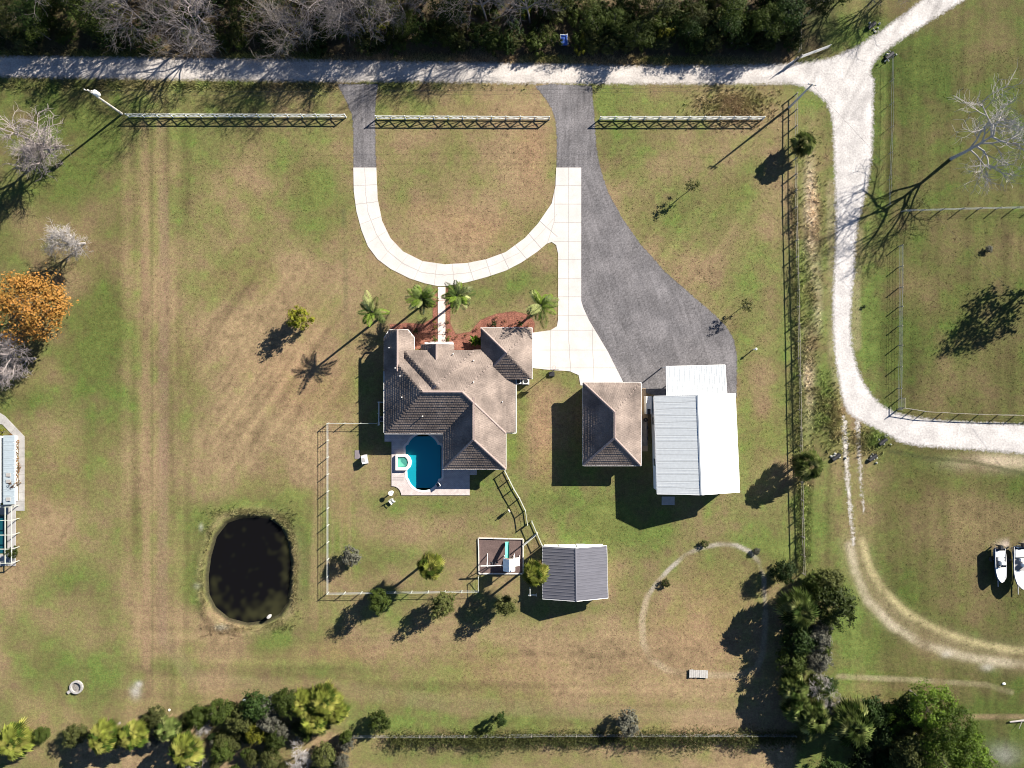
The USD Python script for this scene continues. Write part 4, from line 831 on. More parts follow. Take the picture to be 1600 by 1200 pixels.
def at_top(px, py, zc): 
    p = W(px, py, zc); return (p[0], p[1], 0.0)

R = random.Random(77)
def zone(px): return 'left of the narrow asphalt drive' if px < 552 else 'between the two asphalt drives' if px < 885 else 'right of the wide asphalt drive'
# the woods
bark_w = M('bark_woods', (.125, .11, .105), .9, .25, .5, .15, 25)
woods_bare = [bare('wood_bare', 100 + k, 11 + k * .8, .75, (bark_w, bark, bark_w, bark_w, dead_pink)[k], kids=(8, 6, 5, 4, 3), r0=.15, start=.35, rmin=.012) for k in range(5)]
woods_ever = [leafy('wood_evergreen', 120 + k, (2.6 + .4 * k, 2.5 + .3 * k, 2.6), 9, 5.5 + k * .6, 75, 26, .30, ('oak', 'dark', 'olive', 'oak')[k], .16) for k in range(4)]
under = [leafy('wood_shrub', 140 + k, (1.5, 1.4, 1.1), 2.4, 1.2, 32, 24, .24, ('oak', 'olive', 'dark', 'yellow')[k], .06) for k in range(4)]
for row, (y0, y1, step) in enumerate(((54, 70, 66), (20, 48, 52), (-20, 14, 52), (-75, -30, 85), (-140, -85, 150))):
    x = -70 + R.uniform(0, 30)
    while x < (1225 if row else 1210):
        px, py = x + R.uniform(-14, 14), R.uniform(y0, y1)
        if px > 845 and row >= 2 and R.random() < .35: x += step; continue
        skip = (row < 3 and 862 < px < 900 and py > 20) or (row == 0 and (R.random() < .35))
        greenish = .42 + .4 * (px > 860) if row < 3 else .2
        if not skip:
            if R.random() < (greenish if px > 215 else .8):
                place(R.choice(woods_ever), 'evergreen_tree', 'dark evergreen tree in the woods, ' + zone(px), 'tree', W(px, py), R.uniform(0, 6.3), R.uniform(.62, 1.0) * (.7 if row == 0 else .9) * (.85 if px > 845 else 1), 'evergreen trees of the woods ' + zone(px))
            else:
                place(R.choice(woods_bare), 'bare_tree', 'leafless grey-brown tree in the woods, ' + zone(px), 'tree', W(px, py), R.uniform(0, 6.3), R.uniform(.75, 1.15) * (.8 if px > 845 else 1), 'leafless trees of the woods ' + zone(px))
        x += step * R.uniform(.75, 1.25)
for k in range(290):
    px, py = (R.uniform(-30, 1235), 76 - 90 * R.random() ** 1.5) if k < 205 else (R.uniform(850, 1235), R.uniform(8, 76))
    if 866 < px < 896 and py > 40: continue
    place(under[R.choices((0, 1, 2, 3), (4, 4, 4, .5))[0]], 'understory_shrub', 'low dark shrub under the woods, ' + zone(px), 'shrub', W(px, py), R.uniform(0, 6.3), (R.uniform(.6, 1.25), R.uniform(.6, 1.25), R.uniform(.5, 1.3)), 'shrubs of the woods ' + zone(px))
for px, py, s_ in ((1262, 20, .8), (1290, 5, .9), (1330, -15, .8), (1385, -20, .7), (1420, -40, .8), (1270, -30, 1.1), (1320, -70, 1.1), (1390, -75, 1.1)):
    place(R.choice(woods_ever[:2] + woods_bare[:2]), 'roadside_tree', 'tree beside the road fork where the woods end at the upper right', 'tree', W(px, py), R.uniform(0, 6), s_, 'trees beside the road fork')
# left side
tr1 = bare('pale_bare_tree', 201, 9.0, 1.05, dead_pink, kids=(9, 8, 6, 5, 3), r0=.22, start=.2, rmin=.014)
place(tr1, 'pale_tree', 'wide pale leafless tree at the left edge below the road', 'tree', W(80, 236), .4, 1.12)
tr2 = bare('pale_bare_tree', 202, 6.6, .9, dead_bark, kids=(9, 7, 6, 5, 3), r0=.15, start=.25, rmin=.013, leanv=(-.25, .15))
place(tr2, 'pale_tree', 'small silvery leafless tree above the rust-coloured cypress', 'tree', W(133, 380), 1.0)
cy = leafy('rust_cypress', 203, (4.2, 4.3, 3.2), 8, 5.2, 170, 34, .34, 'rust', .2, lobes=.5, inner=.5)
place(cy, 'rust_tree', 'large rust-orange tree at the left picture edge', 'tree', at_top(38, 475, 6.0))
tr3 = bare('pale_bare_tree', 204, 8.5, .95, dead_pink, kids=(9, 7, 6, 4, 3), r0=.2, start=.2, rmin=.014)
place(tr3, 'pale_tree', 'pale leafless tree just below the rust-orange tree', 'tree', W(55, 560), 2.0)
place(tr2, 'pale_tree', 'grey leafless branches at the left edge under the rust-orange tree', 'tree', W(20, 535), 2.6, .8)
tr4 = bare('tall_dead_tree', 205, 15.0, .9, dead_bark, kids=(8, 5, 5, 4, 3), r0=.26, start=.4, rmin=.02, leanv=(.10, -.02))
place(tr4, 'dead_tree', 'tall leaning leafless tree in the upper right pasture', 'tree', W(1486, 248), 0.0)
off = leafy('field_oak', 206, (3.2, 3.0, 2.8), 9, 6.5, 100, 22, .34, 'dark', .25)
place(off, 'field_tree', 'evergreen tree whose long shadow falls into the right-hand pasture', 'tree', W(1662, 408), .3, 1.15)
# garden palms and small trees
qp = [feather_palm('garden_palm', 301 + k, h, L, n) for k, (h, L, n) in enumerate(((6.4, 2.8, 15), (4.2, 2.35, 26), (4.2, 2.4, 26), (4.3, 2.85, 19)))]
for k, (px, py, zc, lab) in enumerate(((582, 487, 6.5, 'tall feather palm at the upper left corner of the house'), (659, 467, 4.3, 'bushy feather palm just left of the front walk'), (714, 462, 4.3, 'bushy feather palm just right of the front walk'), (845, 477, 4.4, 'feather palm in the grass beside the concrete drive'))):
    place(qp[k], 'feather_palm', lab, 'palm', at_top(px, py, zc), k * 1.3)
cpv = [cabbage_palm('fan_palm', 320, 5.9, 1.95, 54, 'palmy', 3), cabbage_palm('fan_palm', 321, 2.9, 2.0, 54, 'palm', 3), cabbage_palm('fan_palm', 322, 3.6, 2.15, 58, 'palmy', 6), cabbage_palm('fan_palm', 323, 3.0, 2.2, 58, 'palm', 7)]
place(cpv[0], 'fan_palm', 'fan palm with round yellowish crown standing alone in the fenced back yard', 'palm', at_top(672, 885, 6), .2)
place(cpv[0], 'fan_palm', 'fan palm with yellowish crown between playground and charcoal shed', 'palm', at_top(836, 898, 6), 1.9, .97)
place(cpv[1], 'fan_palm', 'fan palm at the right fence below the middle of the picture', 'palm', at_top(1264, 728, 3.2), .5, 1.08)
place(cpv[1], 'fan_palm', 'small fan palm at the right fence near the upper utility pole', 'palm', at_top(1257, 224, 2.5), 2.2, .85)
sm_ = {m: leafy('small_' + m, 340 + i_, (1.35, 1.3, 1.35), 3.2, 1.9, 60, 34, .23, m, .07) for i_, m in enumerate(('oak', 'olive', 'yellow', 'greyleaf', 'dark', 'bright'))}
tall_ = {m: leafy('tall_' + m, 360 + i_, (1.5, 1.45, 1.9), 4.2, 2.7, 80, 34, .24, m, .08) for i_, m in enumerate(('oak', 'olive'))}
thin_ = leafy('young_tree', 370, (.9, .85, 1.1), 3.2, 2.2, 26, 12, .18, 'olive', .045, inner=.2)
for px, py, zc, pr, s_, lab in ((467, 497, 2.2, sm_['yellow'], (1.15, 1.15, 1.25), 'round yellow-green shrub tree alone on the lawn left of the house'),
        (595, 937, 2.8, tall_['oak'], (.9, .9, 1.15), 'bushy tree below the yard fence, leftmost of the row of three'), (692, 944, 2.8, tall_['olive'], (1.05, 1.05, 1.0), 'bushy tree below the yard fence, middle of the row of three'), (790, 946, 2.8, tall_['olive'], (.8, .8, 1.1), 'bushy tree below the playground, rightmost of the row of three'),
        (547, 870, 1.8, sm_['greyleaf'], (1.0, 1.0, .9), 'grey-leaved bush inside the lower left yard corner'), (594, 1129, 1.7, sm_['oak'], (1.0, 1.1, .95), 'green bush right of the big yellow palm thicket'), (783, 1124, 1.5, sm_['dark'], (.62, .62, .9), 'small dark green bush on the lower lawn at the middle'),
        (980, 1129, 1.8, sm_['greyleaf'], (1.25, 1.25, 1.0), 'wide grey-green bush on the lower lawn above the hedge'), (1082, 292, 2.0, thin_, 1.15, 'thin young tree on the upper right lawn'), (1167, 478, 2.4, thin_, 1.05, 'thin young tree beside the wide asphalt apron')):
    place(pr, 'small_tree', lab, 'tree', at_top(px, py, zc), R.uniform(0, 6), s_)
# planting in the beds
tiny = {m: leafy('bed_' + m, 380 + i_, (.55, .55, .45), .9, .5, 16, 14, .13, m, .03) for i_, m in enumerate(('dark', 'yellow', 'bright', 'brownleaf', 'oak'))}
for px, py, m, s_, lab in ((648, 517, 'dark', 1.0, 'round dark green shrub in the shaded mulch left of the walk'), (770, 506, 'dark', 1.1, 'round dark green shrub in the mulch, left of two above the garage'), (813, 504, 'dark', 1.05, 'round dark green shrub in the mulch, right of two above the garage'),
        (679, 512, 'yellow', .6, 'small yellow-green shrub left of the front walk, middle one'), (700, 517, 'yellow', .6, 'small yellow-green shrub right of the front walk, upper one'), (679, 529, 'bright', .8, 'bright green shrub left of the front walk by the porch'), (700, 529, 'bright', .75, 'bright green shrub right of the front walk by the porch'), (679, 503, 'yellow', .5, 'small yellow-green shrub left of the front walk, farthest from the porch'),
        (699, 504, 'oak', .55, 'small dark shrub at the upper right side of the front walk'), (712, 526, 'brownleaf', .45, 'little maroon shrub in the mulch right of the walk'), (727, 524, 'brownleaf', .4, 'little maroon shrub in the mulch left of the big-leaved plant'), (776, 496, 'brownleaf', .45, 'little maroon shrub in the mulch above the left round shrub'), (789, 502, 'brownleaf', .5, 'little maroon shrub between the two round shrubs'), (826, 507, 'brownleaf', .45, 'little maroon shrub near the right end of the front mulch bed'), (745, 513, 'brownleaf', .5, 'little maroon shrub at the upper left garage corner')):
    place(tiny[m], 'bed_shrub', lab, 'shrub', at_top(px, py, .6), R.uniform(0, 6), s_)
big = proto('broad_plant'); rg = np.random.RandomState(5); MB().tube([(0, 0, 0), (0, 0, .5)], .08, 6).build('stem', bark, big)
for k in range(22):
    az, el = k * 2.4, math.radians(rg.uniform(15, 75)); L_ = rg.uniform(.7, 1.1); d_ = np.array([math.cos(az) * math.cos(el), math.sin(az) * math.cos(el), math.sin(el)]); sd = np.array([-math.sin(az), math.cos(az), 0]) * .16
    MB().add([(0, 0, .4), d_ * L_ * .6 + (0, 0, .4) - sd, d_ * L_ + (0, 0, .2), d_ * L_ * .6 + (0, 0, .4) + sd], [[0, 1, 2, 3]]).build('leaf', G['bright'], big)
place(big, 'broad_plant', 'large-leaved bright green plant in the corner of the front mulch bed', 'plant', at_top(743, 532, .8), 0, 1.15)
# loop shrubs
for px, py, m, s_, lab in ((1041, 912, 'olive', .42, 'scrubby bush on the left of the sandy loop'), (1102, 850, 'olive', .38, 'scrubby bush at the top of the sandy loop'), (1183, 862, 'greyleaf', .38, 'grey scrubby bush at the upper right of the sandy loop'), (1548, 388, 'greyleaf', .38, 'tiny grey bush alone in the right-hand pasture'), (70, 884, 'oak', .0, ''), (1353, 479, 'dark', .18, 'tiny green bush beside the shell road')):
    if s_: place(sm_[m], 'scrub_bush', lab, 'shrub', at_top(px, py, .7), R.uniform(0, 6), (s_, s_, s_ * .6))
# thickets below and right
mid_ = {m: leafy('thicket_' + m, 400 + i_, (2.0, 1.9, 1.7), 4, 2.4, 95, 34, .27, m, .1) for i_, m in enumerate(('oak', 'olive', 'dark', 'bright', 'yellow', 'greyleaf'))}
bg = bare('thicket_bare', 420, 5.2, 1.0, dead_bark, kids=(8, 6, 5, 3, 3), r0=.10, start=.15, rmin=.017)
saw = cabbage_palm('yellow_palm', 421, 2.2, 2.3, 54, 'palmy', 2)
T = [(20, 1160, 3, saw, 1.05, 'yellowing fan palm in the bottom left corner', 'fan_palm'), (62, 1150, 1.8, mid_['oak'], .55, 'dark bush between the corner palm and the olive bush', 'thicket_tree'), (116, 1150, 2, mid_['olive'], .72, 'olive-yellow bush left of the first full palm crown', 'thicket_tree'),
     (166, 1148, 3.6, cpv[2], 1.05, 'fan palm with full crown at the lower left property corner', 'fan_palm'), (210, 1146, 3.4, cpv[2], .95, 'fan palm with dry crown edge just right of the property corner', 'fan_palm'), (240, 1124, 2.2, mid_['olive'], .75, 'olive bush above the second fan palm at the lower left', 'thicket_tree'), (262, 1138, 2.4, cpv[3], .8, 'dark green fan palm in the lower left thicket', 'fan_palm'),
     (296, 1166, 3.4, cpv[2], 1.1, 'fan palm with pale bare branches beside it at the bottom edge', 'fan_palm'), (300, 1190, 3, bg, .8, 'pale leafless tree at the bottom edge in front of a fan palm', 'thicket_bare'), (310, 1122, 2.2, mid_['oak'], .75, 'green bush at the upper left end of the thicket', 'thicket_tree'), (318, 1140, 2, bg, .6, 'grey leafless bush inside the lower left thicket', 'thicket_bare'), (342, 1112, 2.4, mid_['oak'], .85, 'green tree at the upper rim of the thicket, next to the white scrap', 'thicket_tree'), (372, 1128, 2.5, mid_['olive'], .8, 'olive tree in the heart of the thicket', 'thicket_tree'),
     (398, 1102, 2.6, mid_['dark'], .95, 'dark tree at the highest rim of the thicket', 'thicket_tree'), (418, 1128, 2.6, mid_['greyleaf'], .75, 'grey-leaved tree in the middle of the thicket', 'thicket_tree'), (420, 1100, 2, bg, .7, 'leafless grey tree above the grey-leaved one', 'thicket_bare'), (446, 1098, 2.6, mid_['oak'], .9, 'green tree left of the big yellow palm clump', 'thicket_tree'), (395, 1150, 2.4, mid_['yellow'], .65, 'yellow-leaved bush at the lower rim of the thicket', 'thicket_tree'), (430, 1160, 2.4, mid_['oak'], .7, 'green bush at the lower rim of the thicket', 'thicket_tree'),
     (470, 1105, 3.2, saw, .85, 'yellow fan palm, left one of the bright clump', 'fan_palm'), (505, 1098, 3.2, saw, 1.0, 'yellow fan palm, upper right one of the bright clump', 'fan_palm'), (488, 1128, 3.2, saw, .95, 'yellow fan palm, lowest of the bright clump', 'fan_palm'), (522, 1118, 3.0, saw, .8, 'yellow fan palm at the right rim of the bright clump', 'fan_palm'),
     (470, 1185, 2.4, bg, .85, 'white-grey leafless tree at the bottom edge below the yellow palms', 'thicket_bare'), (345, 1175, 2.2, mid_['oak'], .7, 'green bush at the bottom edge of the thicket', 'thicket_tree'), (420, 1185, 2.2, mid_['olive'], .7, 'olive bush at the bottom edge left of the white-grey tree', 'thicket_tree'), (505, 1180, 2.2, mid_['olive'], .75, 'olive bush at the bottom edge right of the white-grey tree', 'thicket_tree'), (540, 1165, 1.8, mid_['greyleaf'], .5, 'dry grey bush at the right end of the thicket', 'thicket_tree'),
     (1228, 895, 2.6, mid_['dark'], .8, 'dark bush at the right fence, highest of the thicket there', 'thicket_tree'), (1274, 912, 2.6, mid_['oak'], .7, 'green bush left of the large dark tree right of the fence', 'thicket_tree'), (1303, 945, 4.0, mid_['oak'], 1.45, 'largest dark tree right of the fence thicket', 'thicket_tree'), (1300, 915, 3.6, mid_['olive'], 1.0, 'olive tree at the upper rim of the right thicket', 'thicket_tree'), (1252, 954, 5, cpv[3], 1.25, 'tall fan palm with pale crown in the right fence thicket', 'fan_palm'),
     (1280, 995, 3.2, mid_['greyleaf'], 1.0, 'grey-leaved tree below the pale fan palm', 'thicket_tree'), (1248, 1000, 3.4, mid_['dark'], 1.1, 'dark tree left of the grey-leaved tree', 'thicket_tree'), (1240, 1035, 3.4, mid_['oak'], 1.0, 'green tree on the fence line below the dark tree', 'thicket_tree'), (1284, 1035, 3.2, mid_['greyleaf'], .85, 'second grey-leaved tree further down the fence', 'thicket_tree'), (1283, 1070, 3, bg, .9, 'silvery leafless tree right of the fence thicket', 'thicket_bare'), (1242, 1075, 3.4, cpv[3], .95, 'ragged fan palm on the fence line beside the silvery tree', 'fan_palm'),
     (1250, 1110, 4, cpv[3], .95, 'ragged fan palm just above the lower right property corner', 'fan_palm'), (1298, 1102, 3, bg, .85, 'pinkish-grey leafless tree above the corner palms', 'thicket_bare'), (1275, 1125, 4.4, cpv[3], 1.1, 'fan palm right at the lower right property corner', 'fan_palm'), (1332, 1132, 4.6, cpv[3], 1.35, 'large fan palm right of the property corner', 'fan_palm'), (1372, 1120, 4.0, mid_['dark'], 1.0, 'dark green tree right of the large corner palm', 'thicket_tree'), (1385, 1150, 4.0, mid_['dark'], 1.0, 'dark green tree below the corner of the lower right grove', 'thicket_tree'),
     (1404, 1132, 4.4, mid_['bright'], .95, 'bright green tree in the middle of the lower right grove', 'thicket_tree'), (1425, 1115, 4.0, mid_['dark'], .95, 'dark tree between the two bright green trees', 'thicket_tree')]
for px, py, zc, pr, s_, lab, nm in T:
    place(pr, nm, lab, 'palm' if 'palm' in nm else 'tree', at_top(px, py, zc * .9), R.uniform(0, 6), s_)
for k, (px, py, rr_, zc, lab) in enumerate(((1455, 1105, 2.8, 5.0, 'bright green pine, topmost of the lower right grove'), (1485, 1140, 3.2, 6.0, 'bright green pine, right of the topmost one'), (1475, 1185, 3.6, 6.2, 'bright green pine at the bottom edge of the grove'), (1515, 1180, 2.6, 5.5, 'bright green pine, rightmost of the lower grove'), (1430, 1185, 2.6, 5.0, 'duller green pine at the bottom edge, left in the grove'))):
    pr = leafy('grove_pine', 440 + k, (rr_, rr_ * .95, rr_ * .75), zc + 2, zc, 130, 36, .27, 'bright' if k < 4 else 'olive', .16, inner=.5)
    place(pr, 'pine_tree', lab, 'tree', at_top(px, py, zc), k)
for px, py, s_ in ((1300, 1210, 1.0), (1350, 1200, .9), (1390, 1205, 1.0)): place(mid_['dark'], 'thicket_tree', 'dark tree at the bottom picture edge in the shade of the corner palms', 'tree', at_top(px, py, 2.5), px, s_, 'dark trees at the bottom edge by the corner palms')
FR = random.Random(19)
for k in range(46):
    px = FR.uniform(232, 545); top_y = np.interp(px, [232, 300, 380, 450, 510, 545], [1128, 1112, 1096, 1090, 1095, 1135]); py = FR.uniform(top_y, 1188) if FR.random() < .75 else FR.uniform(1188, 1212)
    place(mid_[FR.choice(('oak', 'oak', 'dark', 'olive', 'olive', 'greyleaf'))], 'thicket_bush', 'low bush filling the gaps of the lower left thicket', 'shrub', at_top(px, py, 1.2), FR.uniform(0, 6), (FR.uniform(.32, .55), FR.uniform(.32, .55), FR.uniform(.35, .6)), 'bushes filling the lower left thicket')
for k in range(16):
    px, py = FR.uniform(1345, 1450), FR.uniform(1120, 1205)
    place(mid_[FR.choice(('oak', 'dark', 'dark', 'olive'))], 'grove_bush', 'dark bush between the larger trees of the lower right grove', 'shrub', at_top(px, py, 2), FR.uniform(0, 6), (FR.uniform(.5, .8), FR.uniform(.5, .8), FR.uniform(.5, .9)), 'bushes between the trees of the lower right grove')
for k in range(12):
    px, py = FR.uniform(1236, 1296), FR.uniform(910, 1120)
    place(mid_[FR.choice(('oak', 'dark', 'greyleaf', 'olive'))], 'fence_bush', 'bush between the palms and trees of the right fence thicket', 'shrub', at_top(px, py, 2), FR.uniform(0, 6), (FR.uniform(.5, .8), FR.uniform(.5, .8), FR.uniform(.5, 1.0)), 'bushes of the right fence thicket')
# hedge strip along the lower edge, weeds on the right fence
def strip(name, pts, w, n, lsize, h, mat, label, cat, kind=None, seed=1):
    rng = np.random.RandomState(seed); ln = LineString([W2(*p) for p in pts]); mb = MB(); u = rng.rand(n) * ln.length
    hump = gaussian_filter(rng.rand(4000), 9, mode='wrap'); hump = (hump - hump.min()) / (hump.max() - hump.min())
    P = np.array([ln.interpolate(x).coords[0] for x in u]); hm_ = hump[(u * 20).astype(int) % 4000]; keep = rng.rand(n) < .25 + 1.1 * hm_; P, hm_ = P[keep], hm_[keep]; n = len(P); hh = h * (.15 + 1.1 * hm_)
    C = np.c_[P + rng.randn(n, 2) * w * .4 * (.5 + hh / h)[:, None], rng.rand(n) ** .7 * hh]
    leaf_cards(mb, C, rng.randn(n, 3) + (0, 0, .6), lsize * (.6 + .8 * rng.rand(n)), rng, .35)
    return tag(mb.build(name, G[mat]), label, cat, kind=kind)
strip('overgrown_hedge', [(610, 1154), (900, 1153), (1250, 1152)], 1.25, 24000, .26, 1.25, 'olive', 'long low overgrown hedge along the lower property edge', 'hedge', seed=3)
strip('fence_weeds', [(1240, 290), (1244, 480), (1247, 640), (1250, 780), (1253, 895)], .38, 9000, .2, .95, 'olive', None, None, 'stuff', seed=4)
# grass tufts: fine blades over the lawns, tall dry weeds where the verge is rough
def tufts(name, n, seed, hmin, hmax, wgt=None, wide=.035, regions=None, shade=1.0):
    rng = np.random.RandomState(seed)
    if regions is None: x, y = rng.uniform(-71, 71, n), rng.uniform(-53, 46, n)
    else:
        k = rng.randint(0, len(regions), n); rg_ = np.array([(*W2(a, b), c * S, d * S) for a, b, c, d in regions])[k]; x, y = rg_[:, 0] + rng.randn(n) * rg_[:, 2], rg_[:, 1] + rng.randn(n) * rg_[:, 3]
    ok = ~contains_xy(nogo, x, y); x, y = x[ok], y[ok]; n = len(x); c = ground_col(x, y) * shade * rng.uniform(.75, 1.3, (n, 1))
    mb = MB(); V, C_, F_ = [], [], []
    for b in range(3):
        a = rng.uniform(0, 6.3, n); h = rng.uniform(hmin, hmax, n); l = h * rng.uniform(.2, .9, n); bx, by = x + rng.randn(n) * .05, y + rng.randn(n) * .05
        w = wide * rng.uniform(.6, 1.3, n); cx_, sx_ = np.cos(a), np.sin(a)
        V.append(np.stack([np.stack([bx - sx_ * w, by + cx_ * w, np.zeros(n)], 1), np.stack([bx + sx_ * w, by - cx_ * w, np.zeros(n)], 1), np.stack([bx + cx_ * l, by + sx_ * l, h], 1)], 1).reshape(-1, 3)); C_.append(np.repeat(c, 3, 0))
    V = np.vstack(V); mb.add(V, np.arange(len(V)).reshape(-1, 3), np.vstack(C_)); return tag(mb.build(name, grass_mat), kind='stuff')
grass_mat = usdkit.material(stage, '/World/Looks/grass_blade', {'a': ('attribute', dict(attribute='tint')), 'p': ('principled_bsdf', dict(roughness=.7, specular_ior_level=.2)), 't': ('translucent_bsdf', {}), 'x': ('mix_closure', dict(fac=.3))},
    [('a.color', 'p.base_color'), ('a.color', 't.color'), ('p.BSDF', 'x.closure1'), ('t.BSDF', 'x.closure2')], surface='x.closure')
nogo = unary_union([road, drive, deck, pond.buffer(.3), foot, gf, bed, poly([(836, 134), (925, 134), (938, 262), (1000, 380), (1148, 530), (1150, 770), (1022, 770), (906, 470), (869, 268)]), poly([(528, 131), (590, 131), (588, 266), (552, 266)]), poly([(748, 840), (818, 840), (818, 896), (748, 896)]), poly([(-10, 640), (38, 680), (38, 800), (22, 890), (-10, 890)])])
shapely.prepare(nogo)
tufts('grass_tufts', 60000, 21, .04, .10)
tufts('tall_weeds', 2600, 22, .2, .55, wide=.05, regions=[(1270, 330, 10, 50), (1266, 450, 9, 60), (1262, 570, 9, 50), (1290, 640, 12, 30), (1305, 660, 8, 22), (1355, 690, 14, 10), (1258, 800, 5, 60)], shade=1.9)
tufts('roadside_grass', 9000, 23, .15, .45, wide=.05, regions=[(100, 84, 110, 5), (330, 86, 110, 5), (560, 90, 110, 5), (800, 94, 110, 5), (1050, 96, 110, 5), (330, 135, 200, 4), (1150, 165, 30, 14)], shade=1.7)
tufts('pond_sedge', 2600, 24, .15, .5, wide=.05, regions=[(455, 850, 4, 24), (440, 815, 10, 6), (461, 905, 3, 28), (380, 800, 26, 4), (330, 850, 4, 20), (318, 920, 4, 24), (360, 982, 18, 5), (430, 975, 14, 6)], shade=1.25)

# ------------------------------------------------------------------ playground
pb = poly([(747.5, 840.5), (817.5, 842), (817.5, 896), (748.5, 896)])
sheet('mulch_square', pb, .012, sheetmat('dark_mulch', (.085, .06, .056), (.115, .082, .075), .4, 9.0, 1.0, .95, .02, 2.0, .05), .2, .1)
bd = thing('playground_border', 'pale timber border around the dark mulch of the playground', 'border')
cs = [(747.5, 840.5), (817.5, 842), (817.5, 896), (748.5, 896)]
for k in range(4):
    a, b = np.array(W2(*cs[k])), np.array(W2(*cs[(k + 1) % 4])); n = 3
    for j in range(n): MB().bar((*(a + (b - a) * (j / n + .003)), .09), (*(a + (b - a) * ((j + 1) / n - .003)), .09), .14, .18).build('timber', M('pale_timber', (.50, .47, .42), .8, .12) if (k, j) == (0, 0) else '/World/Looks/pale_timber', bd)
pl = thing('play_set', 'wooden play tower with white gable roof, green slide and swing beam', 'play set')
def WP(x, y, z): return W(x, y, z)
tx0, ty0 = W2(789, 876, 0), W2(803, 891, 0)
X0, X1, Y1, Y0 = W2(788, 0)[0], W2(803, 0)[0], W2(0, 868)[1], W2(0, 884)[1]
for x in (X0, X1):
    for y in (Y0, Y1): MB().bar((x, y, 0), (x, y, 2.2), .1, .1).build('tower_post', white, pl)
for k in range(9): MB().box((X0 + (k + .5) * (X1 - X0) / 9, (Y0 + Y1) / 2, 1.35), ((X1 - X0) / 9 - .012, Y1 - Y0, .05)).build('deck_board', grey_wood, pl)
xm = (X0 + X1) / 2
panel(pl, (X0 - .15, Y0 - .15, 2.2), (X0 - .15, Y1 + .15, 2.2), (xm, Y1 + .15, 2.95), (xm, Y0 - .15, 2.95), white, 3, .02, 'roof_panel')
panel(pl, (X1 + .15, Y0 - .15, 2.2), (X1 + .15, Y1 + .15, 2.2), (xm, Y1 + .15, 2.95), (xm, Y0 - .15, 2.95), white, 3, .02, 'roof_panel')
panel(pl, (X1 + .8, Y0 + .35, 1.35), (X1 + .8, Y1 + .1, 1.35), (X1 + .12, Y1 + .1, 1.75), (X1 + .12, Y0 + .35, 1.75), offwhite, 3, .02, 'side_awning')
for y in (Y0 + .4, Y1): MB().bar((X1 + .75, y, 0), (X1 + .75, y, 1.35), .08, .08).build('awning_post', white, pl)
sx_ = W2(792.5, 0)[0]; ys = [Y1, Y1 + .5, Y1 + 1.6, W2(0, 846)[1]]; zs = [1.38, 1.2, .5, .22]
mb = MB(); prof = [(-.26, .16), (-.24, 0), (0, -.03), (.24, 0), (.26, .16)]
mb.add([(sx_ + u, y, z + h) for y, z in zip(ys, zs) for u, h in prof], [[i_ * 5 + j, i_ * 5 + j + 1, i_ * 5 + j + 6, i_ * 5 + j + 5] for i_ in range(3) for j in range(4)]); mb.build('slide', slide_green, pl)
bz = 2.15; bp, bq = W(787, 877, 0) + (0, 0, bz), W(752, 878, 0) + (0, 0, bz)
MB().bar(bp, bq, .10, .14).build('swing_beam', white, pl)
ex = W2(762, 0)[0]
for dy in (-.75, 1.25): MB().bar((ex, bq[1], bz), (ex, bq[1] + dy * .9, 0), .09, .09).build('swing_leg', white, pl)
MB().bar((ex, bq[1] - .4, .9), (ex, bq[1] + .6, .9), .07, .07).build('leg_brace', white, pl)
for k, x in enumerate((768, 776)):
    xx_ = W2(x, 0)[0]; s_ = MB().box((xx_ , bq[1] + .05, .5), (.42, .18, .04)).build('swing_seat', black, pl)
    for o in (-.2, .2): MB().tube([(xx_ + o, bq[1], bz), (xx_ + o, bq[1] + .05, .5)], .012, 4).build('chain', galv, s_)
MB().bar((*W2(803.5, 873, 0), 0), (*W2(803.5, 873, 0), 1.9), .09, .09).build('climbing_post', white, pl)
MB().bar((*W2(803.5, 862, 0), 1.1), (*W2(803.5, 873, 0), 1.3), .07, .07).build('climbing_rail', white, pl)

# ------------------------------------------------------------------ yard things
hp = thing('basketball_hoop', 'basketball hoop with dark backboard at the lower edge of the concrete apron', 'basketball hoop', (*W2(862, 581), 0))
MB().tube([(0, 0, 0), (0, 0, 2.4), (.1, .15, 2.9)], .05, 8).build('pole', darkmetal, hp); MB().box((.16, .22, 3.1), (1.15, .05, .8)).build('backboard', darkmetal, hp)
a_ = np.linspace(0, 2 * np.pi, 15); MB().tube([(.16 + .23 * math.cos(x), .52 + .23 * math.sin(x), 2.85) for x in a_], .015, 5, False).build('rim', red_paint, hp); MB().box((0, -.3, .15), (.75, .6, .3)).build('base', black, hp)
lp = thing('yard_post', 'white capped post casting a thick shadow right of the asphalt apron', 'post', (*W2(1177, 546), 0))
MB().tube([(0, 0, 0), (0, 0, 1.05)], .07, 8).build('shaft', white, lp); MB().lathe([(.02, 1.02), (.16, 1.02), (.18, 1.1), (.10, 1.22), (.0, 1.26)], 10).build('cap', white, lp)
tk = thing('pump_housing', 'white boxy pump housing on the lawn left of the pool', 'box', (*W2(570.5, 717.5), 0), .18)
MB().box((0, 0, .12), (.8, 1.25, .1)).build('base', old_concrete, tk); MB().box((0, 0, .55), (.6, 1.05, .8)).build('housing', white, tk); MB().box((-.02, .02, .96), (.4, .6, .03)).build('lid', old_concrete, tk)
tag(MB().prism(poly([(554.5, 703.5), (562.5, 703.5), (562.5, 717), (554.5, 717)]), 0, .05).build('septic_lid', M('lid_grey', (.15, .13, .14), .9, .15)), 'flat grey square lid in the grass next to the white pump housing', 'lid')
